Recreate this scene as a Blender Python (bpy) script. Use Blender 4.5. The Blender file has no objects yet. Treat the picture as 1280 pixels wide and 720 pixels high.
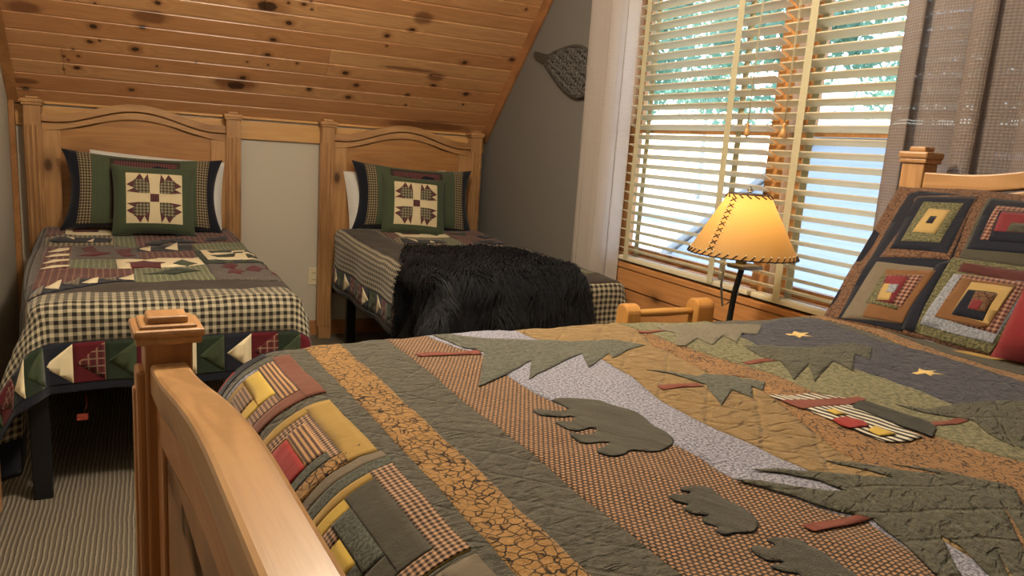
import bpy, bmesh, math, random
from mathutils import Vector, Matrix, noise
from mathutils.geometry import tessellate_polygon
random.seed(7)
PI = math.pi
scn = bpy.context.scene
col = scn.collection
scn.view_settings.view_transform = 'Standard'
scn.view_settings.look = 'None'
scn.view_settings.gamma = 1
scn.view_settings.use_curve_mapping = False
scn.view_settings.exposure = 0.0

# ------------------------------------------------------------------ camera
YAW, PITCH, ROLL, FPX = math.radians(26.5796), math.radians(-10.6647), math.radians(3.9703), 927.478
CAMZ = 1.32
fw = Vector((math.sin(YAW)*math.cos(PITCH), math.cos(YAW)*math.cos(PITCH), math.sin(PITCH)))
rt = Vector((math.cos(YAW), -math.sin(YAW), 0))
up = rt.cross(fw)
rt2 = rt*math.cos(ROLL) + up*math.sin(ROLL)
up2 = -rt*math.sin(ROLL) + up*math.cos(ROLL)
CAM = Vector((0, 0, CAMZ))
cam_d = bpy.data.cameras.new('camera'); cam = bpy.data.objects.new('camera', cam_d); col.objects.link(cam)
cam_d.sensor_width = 36; cam_d.lens = FPX/1280*36; cam_d.clip_start = .02
cam.matrix_world = Matrix(((rt2.x, up2.x, -fw.x, 0), (rt2.y, up2.y, -fw.y, 0), (rt2.z, up2.z, -fw.z, CAMZ), (0, 0, 0, 1)))
scn.camera = cam

def ray(px, py):
    return rt2*((px-640)/FPX) + up2*((360-py)/FPX) + fw
def on_z(px, py, z):
    r = ray(px, py); return CAM + r*((z-CAMZ)/r.z)
def on_x(px, py, x):
    r = ray(px, py); return CAM + r*(x/r.x)
def on_y(px, py, y):
    r = ray(px, py); return CAM + r*(y/r.y)
def on_plane(px, py, p, n):
    r = ray(px, py); return CAM + r*((p-CAM).dot(n)/r.dot(n))
def crop(ox, oy, s, pts):
    return [(ox+x/s, oy+y/s) for x, y in pts]

# ------------------------------------------------------------------ object helpers
def new_obj(name, me, parent=None):
    o = bpy.data.objects.new(name, me); col.objects.link(o)
    if parent is not None: o.parent = parent
    return o
def thing(name, label, cat, loc=(0, 0, 0), rz=0, group=None):
    o = bpy.data.objects.new(name, None); col.objects.link(o)
    o.location = loc; o.rotation_euler = (0, 0, rz); o.empty_display_size = .1
    return tag(o, label, cat, group)
def tag(o, label, cat, group=None, kind=None):
    o['label'] = label; o['category'] = cat
    if group: o['group'] = group
    if kind: o['kind'] = kind
    return o
def structure(o, label=None):
    o['kind'] = 'structure'
    return o
def copy_tree(o, parent=None):
    c = o.copy(); col.objects.link(c)
    if parent is not None: c.parent = parent
    for ch in list(o.children): copy_tree(ch, c)
    return c

class MB:
    """collects shapes, builds one mesh object"""
    def __init__(s): s.bm = bmesh.new(); s.uv = s.bm.loops.layers.uv.new('UVMap')
    def box(s, a, b, bevel=0, seg=2, mi=0, M=None):
        x0, y0, z0 = [min(p, q) for p, q in zip(a, b)]; x1, y1, z1 = [max(p, q) for p, q in zip(a, b)]
        t = bmesh.new()
        vs = [t.verts.new((x, y, z)) for x in (x0, x1) for y in (y0, y1) for z in (z0, z1)]
        for f in ((0, 1, 3, 2), (4, 6, 7, 5), (0, 4, 5, 1), (2, 3, 7, 6), (0, 2, 6, 4), (1, 5, 7, 3)):
            t.faces.new([vs[i] for i in f])
        if bevel:
            bmesh.ops.bevel(t, geom=t.edges[:], offset=bevel, segments=seg, profile=.5, affect='EDGES')
        s.merge(t, mi, M); return s
    def merge(s, t, mi=0, M=None):
        m = {}
        for v in t.verts: m[v] = s.bm.verts.new(M @ v.co if M else v.co)
        for f in t.faces:
            try:
                nf = s.bm.faces.new([m[v] for v in f.verts]); nf.material_index = mi; nf.smooth = f.smooth
            except ValueError: pass
        t.free()
    def prism(s, pts, axis, d0, d1, bevel=0, mi=0, M=None, seg=2):
        """2D polygon pts extruded along axis; for axis y pts are (x,z); x: (y,z); z: (x,y)"""
        def P(p, d):
            return {'x': (d, p[0], p[1]), 'y': (p[0], d, p[1]), 'z': (p[0], p[1], d)}[axis]
        t = bmesh.new()
        A = [t.verts.new(P(p, d0)) for p in pts]; B = [t.verts.new(P(p, d1)) for p in pts]
        n = len(pts); t.faces.new(A); t.faces.new(B[::-1])
        for i in range(n): t.faces.new((A[i], B[i], B[(i+1) % n], A[(i+1) % n]))
        bmesh.ops.recalc_face_normals(t, faces=t.faces[:])
        if bevel:
            es = [e for e in t.edges if e.calc_face_angle(0) > .5]
            bmesh.ops.bevel(t, geom=es, offset=bevel, segments=seg, profile=.5, affect='EDGES', clamp_overlap=True)
        s.merge(t, mi, M); return s
    def tube(s, pts, r, n=8, mi=0, caps=True, closed=False):
        pts = [Vector(p) for p in pts]; N = len(pts); rings = []
        rr = r if isinstance(r, (list, tuple)) else [r]*N
        up_ = None
        for i in range(N):
            a = pts[i-1] if (i > 0 or closed) else pts[i]; b = pts[(i+1) % N] if (i < N-1 or closed) else pts[i]
            d = (b-a).normalized()
            if up_ is None:
                up_ = Vector((0, 0, 1)) if abs(d.z) < .9 else Vector((1, 0, 0))
            x = d.cross(up_).normalized(); y = x.cross(d).normalized(); up_ = y
            rings.append([s.bm.verts.new(pts[i] + (x*math.cos(k*2*PI/n)+y*math.sin(k*2*PI/n))*rr[i]) for k in range(n)])
        for i in range(N if closed else N-1):
            A, B = rings[i], rings[(i+1) % N]
            for k in range(n):
                f = s.bm.faces.new((A[k], A[(k+1) % n], B[(k+1) % n], B[k])); f.smooth = True; f.material_index = mi
        if caps and not closed:
            for R_, rev in ((rings[0], 1), (rings[-1], 0)):
                f = s.bm.faces.new(R_[::-1] if not rev else R_); f.material_index = mi
        return s
    def lathe(s, prof, c=(0, 0, 0), n=32, mi=0, cap=True):
        rings = [[s.bm.verts.new((c[0]+r*math.cos(k*2*PI/n), c[1]+r*math.sin(k*2*PI/n), c[2]+z)) for k in range(n)] for r, z in prof]
        for A, B in zip(rings, rings[1:]):
            for k in range(n):
                f = s.bm.faces.new((A[k], A[(k+1) % n], B[(k+1) % n], B[k])); f.smooth = True; f.material_index = mi
        if cap:
            s.bm.faces.new(rings[0][::-1]).material_index = mi; s.bm.faces.new(rings[-1]).material_index = mi
        return s
    def quad(s, pts, mi=0):
        f = s.bm.faces.new([s.bm.verts.new(p) for p in pts]); f.material_index = mi; return f
    def build(s, name, mats, parent=None, smooth=False, recalc=True):
        if recalc: bmesh.ops.recalc_face_normals(s.bm, faces=s.bm.faces[:])
        me = bpy.data.meshes.new(name); s.bm.to_mesh(me); s.bm.free()
        for m in (mats if isinstance(mats, (list, tuple)) else [mats]): me.materials.append(m)
        if smooth:
            for p in me.polygons: p.use_smooth = True
        return new_obj(name, me, parent)

# ------------------------------------------------------------------ material helpers
class NT:
    def __init__(s, name, rough=.6, spec=.3):
        s.m = bpy.data.materials.new(name); s.m.use_nodes = True; s.t = s.m.node_tree
        s.b = s.t.nodes['Principled BSDF']; s.b.inputs['Roughness'].default_value = rough
        s.b.inputs['Specular IOR Level'].default_value = spec
    def n(s, typ, **kw):
        nd = s.t.nodes.new(typ)
        for k, v in kw.items():
            if k.startswith('i_'):
                key = k[2:]; key = int(key) if key.isdigit() else key.replace('_', ' ')
                s.set(nd.inputs[key], v)
            else: setattr(nd, k, v)
        return nd
    def set(s, inp, v):
        if isinstance(v, bpy.types.NodeSocket): s.t.links.new(v, inp)
        elif isinstance(v, tuple) and inp.type == 'RGBA' and len(v) == 3: inp.default_value = (*v, 1)
        else: inp.default_value = v
    def math(s, op, a, b=None, c=None, clamp=False):
        nd = s.t.nodes.new('ShaderNodeMath'); nd.operation = op; nd.use_clamp = clamp
        for i, v in enumerate((a, b, c)):
            if v is not None: s.set(nd.inputs[i], v)
        return nd.outputs[0]
    def mix(s, f, a, b, blend='MIX'):
        nd = s.t.nodes.new('ShaderNodeMix'); nd.data_type = 'RGBA'; nd.blend_type = blend
        s.set(nd.inputs[0], f); s.set(nd.inputs[6], a); s.set(nd.inputs[7], b); return nd.outputs[2]
    def ss(s, v, a, b, o0=0., o1=1.):
        nd = s.t.nodes.new('ShaderNodeMapRange'); nd.interpolation_type = 'SMOOTHSTEP'
        s.set(nd.inputs[0], v)
        for i, x in enumerate((a, b, o0, o1)): nd.inputs[1+i].default_value = x
        return nd.outputs[0]
    def coord(s, kind='UV', scale=(1, 1, 1), loc=(0, 0, 0), rot=(0, 0, 0)):
        tc = s.t.nodes.new('ShaderNodeTexCoord'); mp = s.t.nodes.new('ShaderNodeMapping')
        mp.inputs['Scale'].default_value = scale; mp.inputs['Location'].default_value = loc; mp.inputs['Rotation'].default_value = rot
        s.t.links.new(tc.outputs[kind], mp.inputs[0]); return mp.outputs[0]
    def noise(s, v, scale, detail=3, rough=.55, dist=0):
        nd = s.n('ShaderNodeTexNoise'); s.t.links.new(v, nd.inputs['Vector'])
        nd.inputs['Scale'].default_value = scale; nd.inputs['Detail'].default_value = detail
        nd.inputs['Roughness'].default_value = rough; nd.inputs['Distortion'].default_value = dist
        return nd.outputs['Fac']
    def sep(s, v):
        nd = s.n('ShaderNodeSeparateXYZ'); s.t.links.new(v, nd.inputs[0]); return nd.outputs
    def bump(s, h, strength=.3, dist=.01):
        nd = s.n('ShaderNodeBump'); nd.inputs['Strength'].default_value = strength; nd.inputs['Distance'].default_value = dist
        s.t.links.new(h, nd.inputs['Height']); s.t.links.new(nd.outputs[0], s.b.inputs['Normal'])
    def color(s, c): s.set(s.b.inputs['Base Color'], c); return s

def sr(r, g, b):
    f = lambda c: (c/255/12.92) if c/255 <= .04045 else ((c/255+.055)/1.055)**2.4
    return (f(r), f(g), f(b))
def plain(name, c, rough=.6, spec=.3, metal=0):
    t = NT(name, rough, spec); v = t.coord('Object'); n_ = t.noise(v, 30)
    t.color(t.mix(t.math('MULTIPLY', n_, .25), (*c, 1), tuple(x*.7 for x in c)+(1,))); t.b.inputs['Metallic'].default_value = metal
    return t.m
def wood(name, axis, c, dark, knots=True, rough=.38, seed=0., knot_scale=1.):
    """pine with grain along axis 0/1/2 of the object"""
    t = NT(name, rough, .45)
    sc = [14., 14., 14.]; sc[axis] = .9
    v = t.coord('Object', tuple(sc), (seed, seed*.7, seed*.3))
    big = t.noise(v, 1.1, 2, .5, .6)
    w = t.math('SINE', t.math('MULTIPLY', big, 34.))
    w = t.ss(w, -1, 1)
    fine = t.noise(v, 7, 4, .6)
    sc2 = [1., 1., 1.]; sc2[axis] = .45
    v2 = t.coord('Object', tuple(sc2), (seed*1.3, seed, seed))
    blot = t.noise(v2, 3.2, 3)
    cl = t.mix(t.math('MULTIPLY', w, .35), (*c, 1), (*dark, 1))
    cl = t.mix(t.math('MULTIPLY', fine, .35), cl, (*dark, 1))
    cl = t.mix(t.ss(blot, .45, .75, 0, .55), cl, tuple(x*.62 for x in dark)+(1,))
    if knots:
        sc3 = [5.5*knot_scale]*3; sc3[axis] = 3.2*knot_scale
        v3 = t.coord('Object', tuple(sc3), (seed*2.1+.3, seed*.4, seed))
        vo = t.n('ShaderNodeTexVoronoi'); t.t.links.new(v3, vo.inputs['Vector']); vo.inputs['Scale'].default_value = 1.
        k = t.ss(vo.outputs['Distance'], .05, .16, 1, 0)
        cl = t.mix(k, cl, (.035, .014, .006, 1))
        k2 = t.ss(vo.outputs['Distance'], .1, .4, .45, 0)
        cl = t.mix(k2, cl, tuple(x*.5 for x in dark)+(1,))
    t.color(cl); t.bump(fine, .08, .004)
    return t.m

# fabrics: all use the UV map in metres
def cloth_bump(t, strength=.5, wr=60., grid=0., aniso=(1, 1, 1), dist=.004, weave=600):
    uv = t.coord('UV', aniso)
    h = t.noise(uv, wr, 3, .6, .4)
    if weave:
        h = t.math('ADD', h, t.math('MULTIPLY', t.noise(t.coord('UV'), weave, 1), .25))
    if grid:
        x, y, z = t.sep(t.coord('UV'))
        wob = t.math('MULTIPLY', t.noise(t.coord('UV'), 14, 2), .03)
        for q in (t.math('ADD', t.math('ADD', x, y), wob), t.math('ADD', t.math('SUBTRACT', x, y), wob)):
            f = t.math('ABSOLUTE', t.math('SUBTRACT', t.math('FRACT', t.math('MULTIPLY', q, .72/grid)), .5))
            h = t.math('SUBTRACT', h, t.ss(f, 0, .10, .30, 0))
        wk = t.noise(t.coord('UV', (.35, 1, 1), (0, 0, 0), (0, 0, .6)), wr*1.3, 2, .5, .6)
        h = t.math('ADD', h, t.math('MULTIPLY', t.ss(wk, .35, .5), .35))
    t.bump(h, strength, dist)
def set_sheen(t, v=.15):
    try: t.b.inputs['Sheen Weight'].default_value = v
    except Exception: pass
FAB = {}
def fabric(name, kind, c1, c2=None, period=.02, c3=None, bump=.5, wr=60., grid=0., aniso=(1, 1, 1), ang=0., dist=.004):
    if name in FAB: return FAB[name]
    t = NT('fabric_'+name, .92, .1); set_sheen(t)
    uv = t.coord('UV', (1, 1, 1), (0, 0, 0), (0, 0, ang))
    x, y, z = t.sep(uv)
    A = (*c1, 1); B = (*(c2 or c1), 1)
    def stripe(q, p, w=.5, soft=.04):
        f = t.math('ABSOLUTE', t.math('SUBTRACT', t.math('FRACT', t.math('MULTIPLY', q, 1/p)), .5))
        return t.ss(f, w/2-soft, w/2+soft, 1, 0)
    mott = t.noise(uv, 9, 2)
    if kind == 'plain':
        c = t.mix(t.math('MULTIPLY', t.noise(uv, 25, 4), .45), A, tuple(q*.72 for q in c1)+(1,))
    elif kind == 'gingham':
        s1 = stripe(x, period, .52); s2 = stripe(y, period, .52)
        sm = t.math('MULTIPLY', t.math('ADD', s1, s2), .5)
        mid = tuple(.5*p+.5*q for p, q in zip(A[:3], B[:3]))
        c = t.mix(t.ss(sm, 0, .5), A, tuple(q*.85 for q in mid)+(1,)); c = t.mix(t.ss(sm, .5, 1.), c, B)
    elif kind == 'plaid':
        s1 = stripe(x, period, .16); s2 = stripe(y, period, .16)
        s3 = stripe(t.math('ADD', x, period*.5), period, .3)
        c = t.mix(t.math('MULTIPLY', s3, .45), A, (*(c3 or tuple(q*.4 for q in c1)), 1))
        c = t.mix(t.math('MULTIPLY', t.math('MAXIMUM', s1, s2), .85), c, B)
    elif kind == 'crackle':
        vo = t.n('ShaderNodeTexVoronoi'); vo.feature = 'DISTANCE_TO_EDGE'
        uvd = t.coord('UV', aniso, (0, 0, 0), (0, 0, ang))
        nz = t.n('ShaderNodeTexNoise'); t.t.links.new(uvd, nz.inputs['Vector']); nz.inputs['Scale'].default_value = 40
        mx = t.n('ShaderNodeMix'); mx.data_type = 'VECTOR'; mx.inputs[0].default_value = .016
        t.t.links.new(uvd, mx.inputs[4]); t.t.links.new(nz.outputs['Color'], mx.inputs[5])
        t.t.links.new(mx.outputs[1], vo.inputs['Vector']); vo.inputs['Scale'].default_value = 1/period
        k = t.ss(vo.outputs['Distance'], .02, .10, 1, 0)
        base = t.mix(t.noise(uv, 45, 3), A, tuple(q*.6 for q in c1)+(1,))
        k = t.math('MULTIPLY', k, t.ss(t.noise(uv, 30, 2), .3, .5, .35, 1))
        c = t.mix(k, base, B)
    elif kind == 'tweed':
        row = t.math('FLOOR', t.math('MULTIPLY', y, 1/period))
        xs = t.math('ADD', x, t.math('MULTIPLY', t.math('FRACT', t.math('MULTIPLY', row, .5)), period*1.5))
        s1 = stripe(xs, period*1.5, .62, .14); s2 = stripe(y, period, .66, .14)
        k = t.math('MULTIPLY', s1, s2)
        k = t.math('MULTIPLY', k, t.ss(t.noise(uv, 260, 2), .25, .6, .55, 1))
        c = t.mix(k, B, A)
    elif kind == 'heather':
        c = t.mix(t.ss(t.noise(uv, 1/period, 3, .75), .38, .62), A, B)
    elif kind == 'stripe':
        c = t.mix(stripe(y, period, .5), A, B)
    c = t.mix(t.math('MULTIPLY', mott, .22), c, (.02, .015, .01, 1))
    t.color(c); cloth_bump(t, bump, wr, grid, aniso, dist)
    FAB[name] = t.m
    return t.m

# ------------------------------------------------------------------ patch engine: 2D patches -> draped mesh
def tri2d(poly):
    tri = tessellate_polygon([[Vector((p[0], p[1], 0)) for p in poly]])
    return [[poly[i] for i in t] for t in tri]
def clip(poly, ax, val, keep_less):
    out = []
    for i in range(len(poly)):
        a, b = poly[i], poly[(i+1) % len(poly)]
        ia = (a[ax] <= val) if keep_less else (a[ax] >= val); ib = (b[ax] <= val) if keep_less else (b[ax] >= val)
        if ia: out.append(a)
        if ia != ib:
            k = (val-a[ax])/(b[ax]-a[ax]); out.append((a[0]+k*(b[0]-a[0]), a[1]+k*(b[1]-a[1])))
    return out
def patch_mesh(name, patches, mapf, g, mats, parent=None, bounds=None, solid=0, smooth=True, flip=False):
    """patches: list of (poly, material index, layer offset, uv angle)"""
    bm = bmesh.new(); uvl = bm.loops.layers.uv.new('UVMap')
    for pat in patches:
        poly, mi, off = pat[:3]; ang = pat[3] if len(pat) > 3 else 0
        ca, sa = math.cos(ang), math.sin(ang)
        poly = [(float(p[0]), float(p[1])) for p in poly]
        cache = {}
        for tri in tri2d(poly):
            ar = (tri[1][0]-tri[0][0])*(tri[2][1]-tri[0][1])-(tri[2][0]-tri[0][0])*(tri[1][1]-tri[0][1])
            if (ar < 0) != flip: tri = tri[::-1]
            cells = [tri]
            if bounds:
                for ax, v, less in ((0, bounds[0], False), (0, bounds[1], True), (1, bounds[2], False), (1, bounds[3], True)):
                    cells = [c for c in (clip(c, ax, v, less) for c in cells) if len(c) >= 3]
            for ax in (0, 1):
                nxt = []
                for c in cells:
                    lo = min(p[ax] for p in c); hi = max(p[ax] for p in c)
                    k0 = math.floor(lo/g); k1 = math.ceil(hi/g); rest = c
                    for k in range(k0+1, k1):
                        a = clip(rest, ax, k*g, True); rest = clip(rest, ax, k*g, False)
                        if len(a) >= 3: nxt.append(a)
                        if len(rest) < 3: break
                    if len(rest) >= 3: nxt.append(rest)
                cells = nxt
            for c in cells:
                vs = []; uvs = []
                for p in c:
                    key = (round(p[0], 5), round(p[1], 5))
                    if key not in cache: cache[key] = bm.verts.new(mapf(p[0], p[1], off))
                    v = cache[key]
                    if v not in vs: vs.append(v); uvs.append((p[0]*ca-p[1]*sa, p[0]*sa+p[1]*ca))
                if len(vs) < 3: continue
                try: f = bm.faces.new(vs)
                except ValueError: continue
                f.material_index = mi; f.smooth = smooth
                for l, q in zip(f.loops, uvs): l[uvl].uv = q
    me = bpy.data.meshes.new(name); bm.to_mesh(me); bm.free()
    for m in mats: me.materials.append(m)
    o = new_obj(name, me, parent)
    if solid:
        md = o.modifiers.new('thickness', 'SOLIDIFY'); md.thickness = solid; md.offset = -1
    return o
def rect(x0, y0, x1, y1): return [(x0, y0), (x1, y0), (x1, y1), (x0, y1)]

# ------------------------------------------------------------------ palette
M = {}
HON, HOND = (.51, .285, .12), (.24, .10, .034)
for a, nme in enumerate('xyz'):
    M['pine_'+nme] = wood('honey_pine_'+nme, a, HON, HOND, True, .36, 1.7+a)
    M['pine_b_'+nme] = wood('red_pine_'+nme, a, (.40, .18, .06), (.21, .075, .024), True, .4, 5.1+a)
M['panel'] = wood('panel_pine', 0, (.44, .215, .07), (.24, .095, .028), True, .4, 9.3, .6)
M['panel_y'] = wood('panel_pine_y', 2, (.30, .145, .05), (.15, .06, .02), True, .45, 3.3, .7)
M['light_pine'] = wood('pale_pine', 0, (.62, .36, .13), (.42, .2, .06), False, .4, 2.2)
M['trim'] = wood('trim_pine', 1, (.44, .21, .075), (.25, .10, .03), True, .42, 4.4)
M['win_pine'] = wood('window_pine', 2, (.52, .25, .08), (.32, .13, .035), True, .4, 6.4)
def paint(name, c):
    t = NT(name, .85, .15); v = t.coord('Object'); n_ = t.noise(v, 180, 2)
    t.color(t.mix(t.math('MULTIPLY', t.noise(v, 2, 2), .12), (*c, 1), tuple(q*.85 for q in c)+(1,))); t.bump(n_, .12, .002); return t.m
M['wall'] = paint('lit_greige_paint', (.52, .47, .385))  # wall paint lightened, its lit look put into the colour
M['wall_shaded'] = paint('shaded_greige_paint', (.165, .155, .142))  # same wall paint, darkened so the colour carries the gable wall's shade
M['white_paint'] = paint('ceiling_paint', (.72, .68, .6))
t = NT('carpet', .98, .05)
v = t.coord('Object'); x, y, z = t.sep(v)
rib = t.math('SINE', t.math('MULTIPLY', t.math('ADD', t.math('MULTIPLY', x, 1.), t.math('MULTIPLY', t.noise(v, 6, 2), .012)), 2*PI/.0145))
rib = t.ss(rib, -.7, .8)
nz = t.noise(v, 120, 3, .7)
t.color(t.mix(t.math('MULTIPLY', rib, t.ss(nz, .25, .6, .5, 1)), (.14, .117, .088, 1), (.28, .24, .185, 1)))
t.bump(t.math('ADD', rib, nz), .9, .008); M['carpet'] = t.m
M['black_metal'] = plain('black_metal', (.008, .008, .009), .5, .4)
M['grey_metal'] = plain('grey_metal', (.22, .22, .21), .4, .5, .6)
M['cream_slat'] = None
t = NT('slat_paint', .45, .4); t.color((.78, .71, .54, 1))
tr = t.n('ShaderNodeBsdfTranslucent'); tr.inputs[0].default_value = (.8, .7, .46, 1)
mx = t.n('ShaderNodeMixShader'); mx.inputs[0].default_value = .34
t.t.links.new(t.b.outputs[0], mx.inputs[1]); t.t.links.new(tr.outputs[0], mx.inputs[2])
t.t.links.new(mx.outputs[0], t.t.nodes['Material Output'].inputs[0]); M['slat'] = t.m
t = NT('tape_cloth', .9, .1); x, y, z = t.sep(t.coord('Object'))
t.color(t.mix(t.ss(t.noise(t.coord('Object'), 500, 1), .3, .7), (.62, .56, .38, 1), (.5, .44, .29, 1)))
tr = t.n('ShaderNodeBsdfTranslucent'); tr.inputs[0].default_value = (.55, .5, .3, 1)
mx = t.n('ShaderNodeMixShader'); mx.inputs[0].default_value = .25
t.t.links.new(t.b.outputs[0], mx.inputs[1]); t.t.links.new(tr.outputs[0], mx.inputs[2])
t.t.links.new(mx.outputs[0], t.t.nodes['Material Output'].inputs[0]); M['tape'] = t.m
def glass_mat():
    m = bpy.data.materials.new('window_glass'); m.use_nodes = True; n = m.node_tree.nodes; n.clear()
    o = n.new('ShaderNodeOutputMaterial'); a = n.new('ShaderNodeBsdfTransparent'); b = n.new('ShaderNodeBsdfGlossy'); b.inputs['Roughness'].default_value = .02
    fr = n.new('ShaderNodeValue'); fr.outputs[0].default_value = .05; x = n.new('ShaderNodeMixShader')
    L = m.node_tree.links.new; L(fr.outputs[0], x.inputs[0]); L(a.outputs[0], x.inputs[1]); L(b.outputs[0], x.inputs[2]); L(x.outputs[0], o.inputs[0]); return m
M['glass'] = glass_mat()
def curtain_mat(name, c, transl, seethru):
    t = NT(name, .95, .05); uv = t.coord('UV'); x, y, z = t.sep(uv)
    sx = t.math('SINE', t.math('MULTIPLY', x, 2*PI/.009)); sy = t.math('SINE', t.math('MULTIPLY', y, 2*PI/.009))
    w = t.math('MULTIPLY', t.math('ADD', sx, sy), .25); w = t.math('ADD', w, .5)
    t.color(t.mix(w, tuple(q*.72 for q in c)+(1,), (*c, 1))); t.bump(w, .5, .003)
    tr = t.n('ShaderNodeBsdfTranslucent'); tr.inputs[0].default_value = (*c, 1)
    mx = t.n('ShaderNodeMixShader'); mx.inputs[0].default_value = transl
    t.t.links.new(t.b.outputs[0], mx.inputs[1]); t.t.links.new(tr.outputs[0], mx.inputs[2])
    tp = t.n('ShaderNodeBsdfTransparent'); m2 = t.n('ShaderNodeMixShader')
    t.t.links.new(t.math('MULTIPLY', t.ss(w, .0, .45, 1, 0), seethru), m2.inputs[0])
    t.t.links.new(mx.outputs[0], m2.inputs[1]); t.t.links.new(tp.outputs[0], m2.inputs[2])
    t.t.links.new(m2.outputs[0], t.t.nodes['Material Output'].inputs[0]); return t.m
M['curtain'] = curtain_mat('taupe_waffle_curtain', (.27, .215, .19), .28, .12)
M['curtain_pale'] = curtain_mat('pale_waffle_curtain', (.62, .55, .50), .3, .08)

# ------------------------------------------------------------------ the room
XW, XL, YB = 2.147, -.66, 4.90
CZ = 1.40                                   # where the sloped ceiling meets the knee wall
YF = -1.6; ZF = 2.75
W_Y0, W_Y1, W_Z0, W_Z1 = .40, 3.26, .80, 2.18
WT = .16
b = MB(); b.quad([(XL-.3, YF-.2, 0), (XW+.3, YF-.2, 0), (XW+.3, YB+.2, 0), (XL-.3, YB+.2, 0)])
b.box((XL-.3, YF-.2, -.2), (XW+.3, YB+.2, -.005))
structure(b.build('floor', M['carpet'], recalc=False))
b = MB(); b.box((XL-.2, YB, 0), (XW+.16, YB+.12, CZ+.05)); structure(b.build('wall_back', M['wall']))
b = MB(); b.box((XL-.12, YF, 0), (XL, YB+.1, ZF+.1)); structure(b.build('wall_left', M['wall']))
b = MB(); b.box((XL-.2, YF-.12, 0), (XW+.16, YF, ZF+.1)); structure(b.build('wall_front', M['wall']))
# right gable wall with the window opening
b = MB()
yk = YB-(ZF-CZ)
for y0, y1, z0, z1 in ((YF, W_Y0, 0, ZF), (W_Y0, W_Y1, 0, W_Z0), (W_Y0, W_Y1, W_Z1, ZF), (W_Y1, yk, 0, ZF)):
    b.box((XW, y0, z0), (XW+WT, y1, z1))
b.prism([(yk, 0), (YB, 0), (YB, CZ), (yk, ZF)], 'x', XW, XW+WT)
structure(b.build('wall_right', M['wall_shaded']))

# sloped ceiling of knotty pine boards, built in board coordinates (x along the room, s up the slope)
def slope_xyz(x, s, d=0):
    c = math.sqrt(.5); return Vector((x, YB-s*c-d*c, CZ+s*c-d*c))
NS = Vector((0, -math.sqrt(.5), -math.sqrt(.5)))
P0 = Vector((0, YB, CZ))
def px_slope(px, py):
    p = on_plane(px, py, P0, NS); return (p.x, (p.z-CZ)*math.sqrt(2))
lines_px = [(19.4, 108.3), (19.4, 88.5), (17.5, 71.5), (17, 53), (17, 34.5), (13.6, 12.6)]
ss = [px_slope(*p)[1] for p in lines_px]
S_TOP = (ZF-CZ)*math.sqrt(2)
edges = [0.] + ss
stp = (ss[-1]-ss[0])/5
while edges[-1] < S_TOP-.01: edges.append(min(edges[-1]+stp, S_TOP))
cuts = {}
j1, j2 = px_slope(78, 72)[0], px_slope(411, 75)[0]
for i in range(len(edges)-1):
    cs = [XL-.05]
    mid = .5*(edges[i]+edges[i+1])
    if px_slope(78, 88)[1]-.02 < mid < px_slope(78, 58)[1]+.02: cs.append(j1)
    if px_slope(411, 92)[1]-.02 < mid < px_slope(412, 61)[1]+.02: cs.append(j2)
    if i > 7: cs.append(random.uniform(0, 1.8))
    cs.append(XW+.02); cuts[i] = cs
bm = bmesh.new(); uvl = bm.loops.layers.uv.new('UVMap'); cl = bm.loops.layers.float_color.new('tone')
for i in range(len(edges)-1):
    for x0, x1 in zip(cuts[i], cuts[i][1:]):
        s0, s1 = edges[i], edges[i+1]; gap = .006; d = .007
        tone = random.uniform(0, 1)
        prof = [(s0, 0), (s0+gap, d), (s1-gap, d), (s1, 0)]
        xs = [x0, x0+.0015, x1-.0015, x1]
        dd = [0, 1, 1, 0]
        for k in range(3):
            for j in range(3):
                co = [(xs[j], prof[k]), (xs[j+1], prof[k]), (xs[j+1], prof[k+1]), (xs[j], prof[k+1])]
                de = [dd[j], dd[j+1], dd[j+1], dd[j]]
                f = bm.faces.new([bm.verts.new(slope_xyz(x, q[0], q[1]*e)) for (x, q), e in zip(co, de)])
                for l, (x, q) in zip(f.loops, co): l[uvl].uv = (x, q[0]); l[cl] = (tone, tone, tone, 1)
for a_, b_ in (((XL-.05, 0), (XW+.02, S_TOP)),):   # backing sheet
    bm.faces.new([bm.verts.new(slope_xyz(x, s, -.01)) for x, s in ((a_[0], a_[1]), (b_[0], a_[1]), (b_[0], b_[1]), (a_[0], b_[1]))])
bmesh.ops.recalc_face_normals(bm, faces=bm.faces[:])
me = bpy.data.meshes.new('ceiling'); bm.to_mesh(me); bm.free()
t = NT('knotty_pine_ceiling', .36, .5)
uv = t.coord('UV')
uvg = t.coord('UV', (1.1, 16, 1))
at = t.n('ShaderNodeVertexColor', layer_name='tone'); tone = t.sep(at.outputs[0])[0]
off = t.n('ShaderNodeCombineXYZ'); t.t.links.new(t.math('MULTIPLY', tone, 37.), off.inputs[0]); t.t.links.new(t.math('MULTIPLY', tone, 91.), off.inputs[1])
va = t.n('ShaderNodeVectorMath', operation='ADD'); t.t.links.new(uvg, va.inputs[0]); t.t.links.new(off.outputs[0], va.inputs[1]); vg = va.outputs[0]
KN = crop(0, 0, 5.142, [(600, 165), (578, 262), (870, 312), (492, 430), (845, 572), (165, 562), (1015, 12), (915, 170)]) + \
    crop(200, 0, 5.142, [(925, 22), (828, 142), (728, 250), (690, 347), (535, 495), (957, 568), (1190, 465), (1210, 620)]) + \
    crop(420, 0, 5.142, [(488, 187), (328, 225), (825, 398), (1130, 378), (130, 542), (80, 622), (460, 605), (835, 600), (625, 545)])
BIGK = crop(200, 0, 5.142, [(690, 35), (485, 545)])
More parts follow.
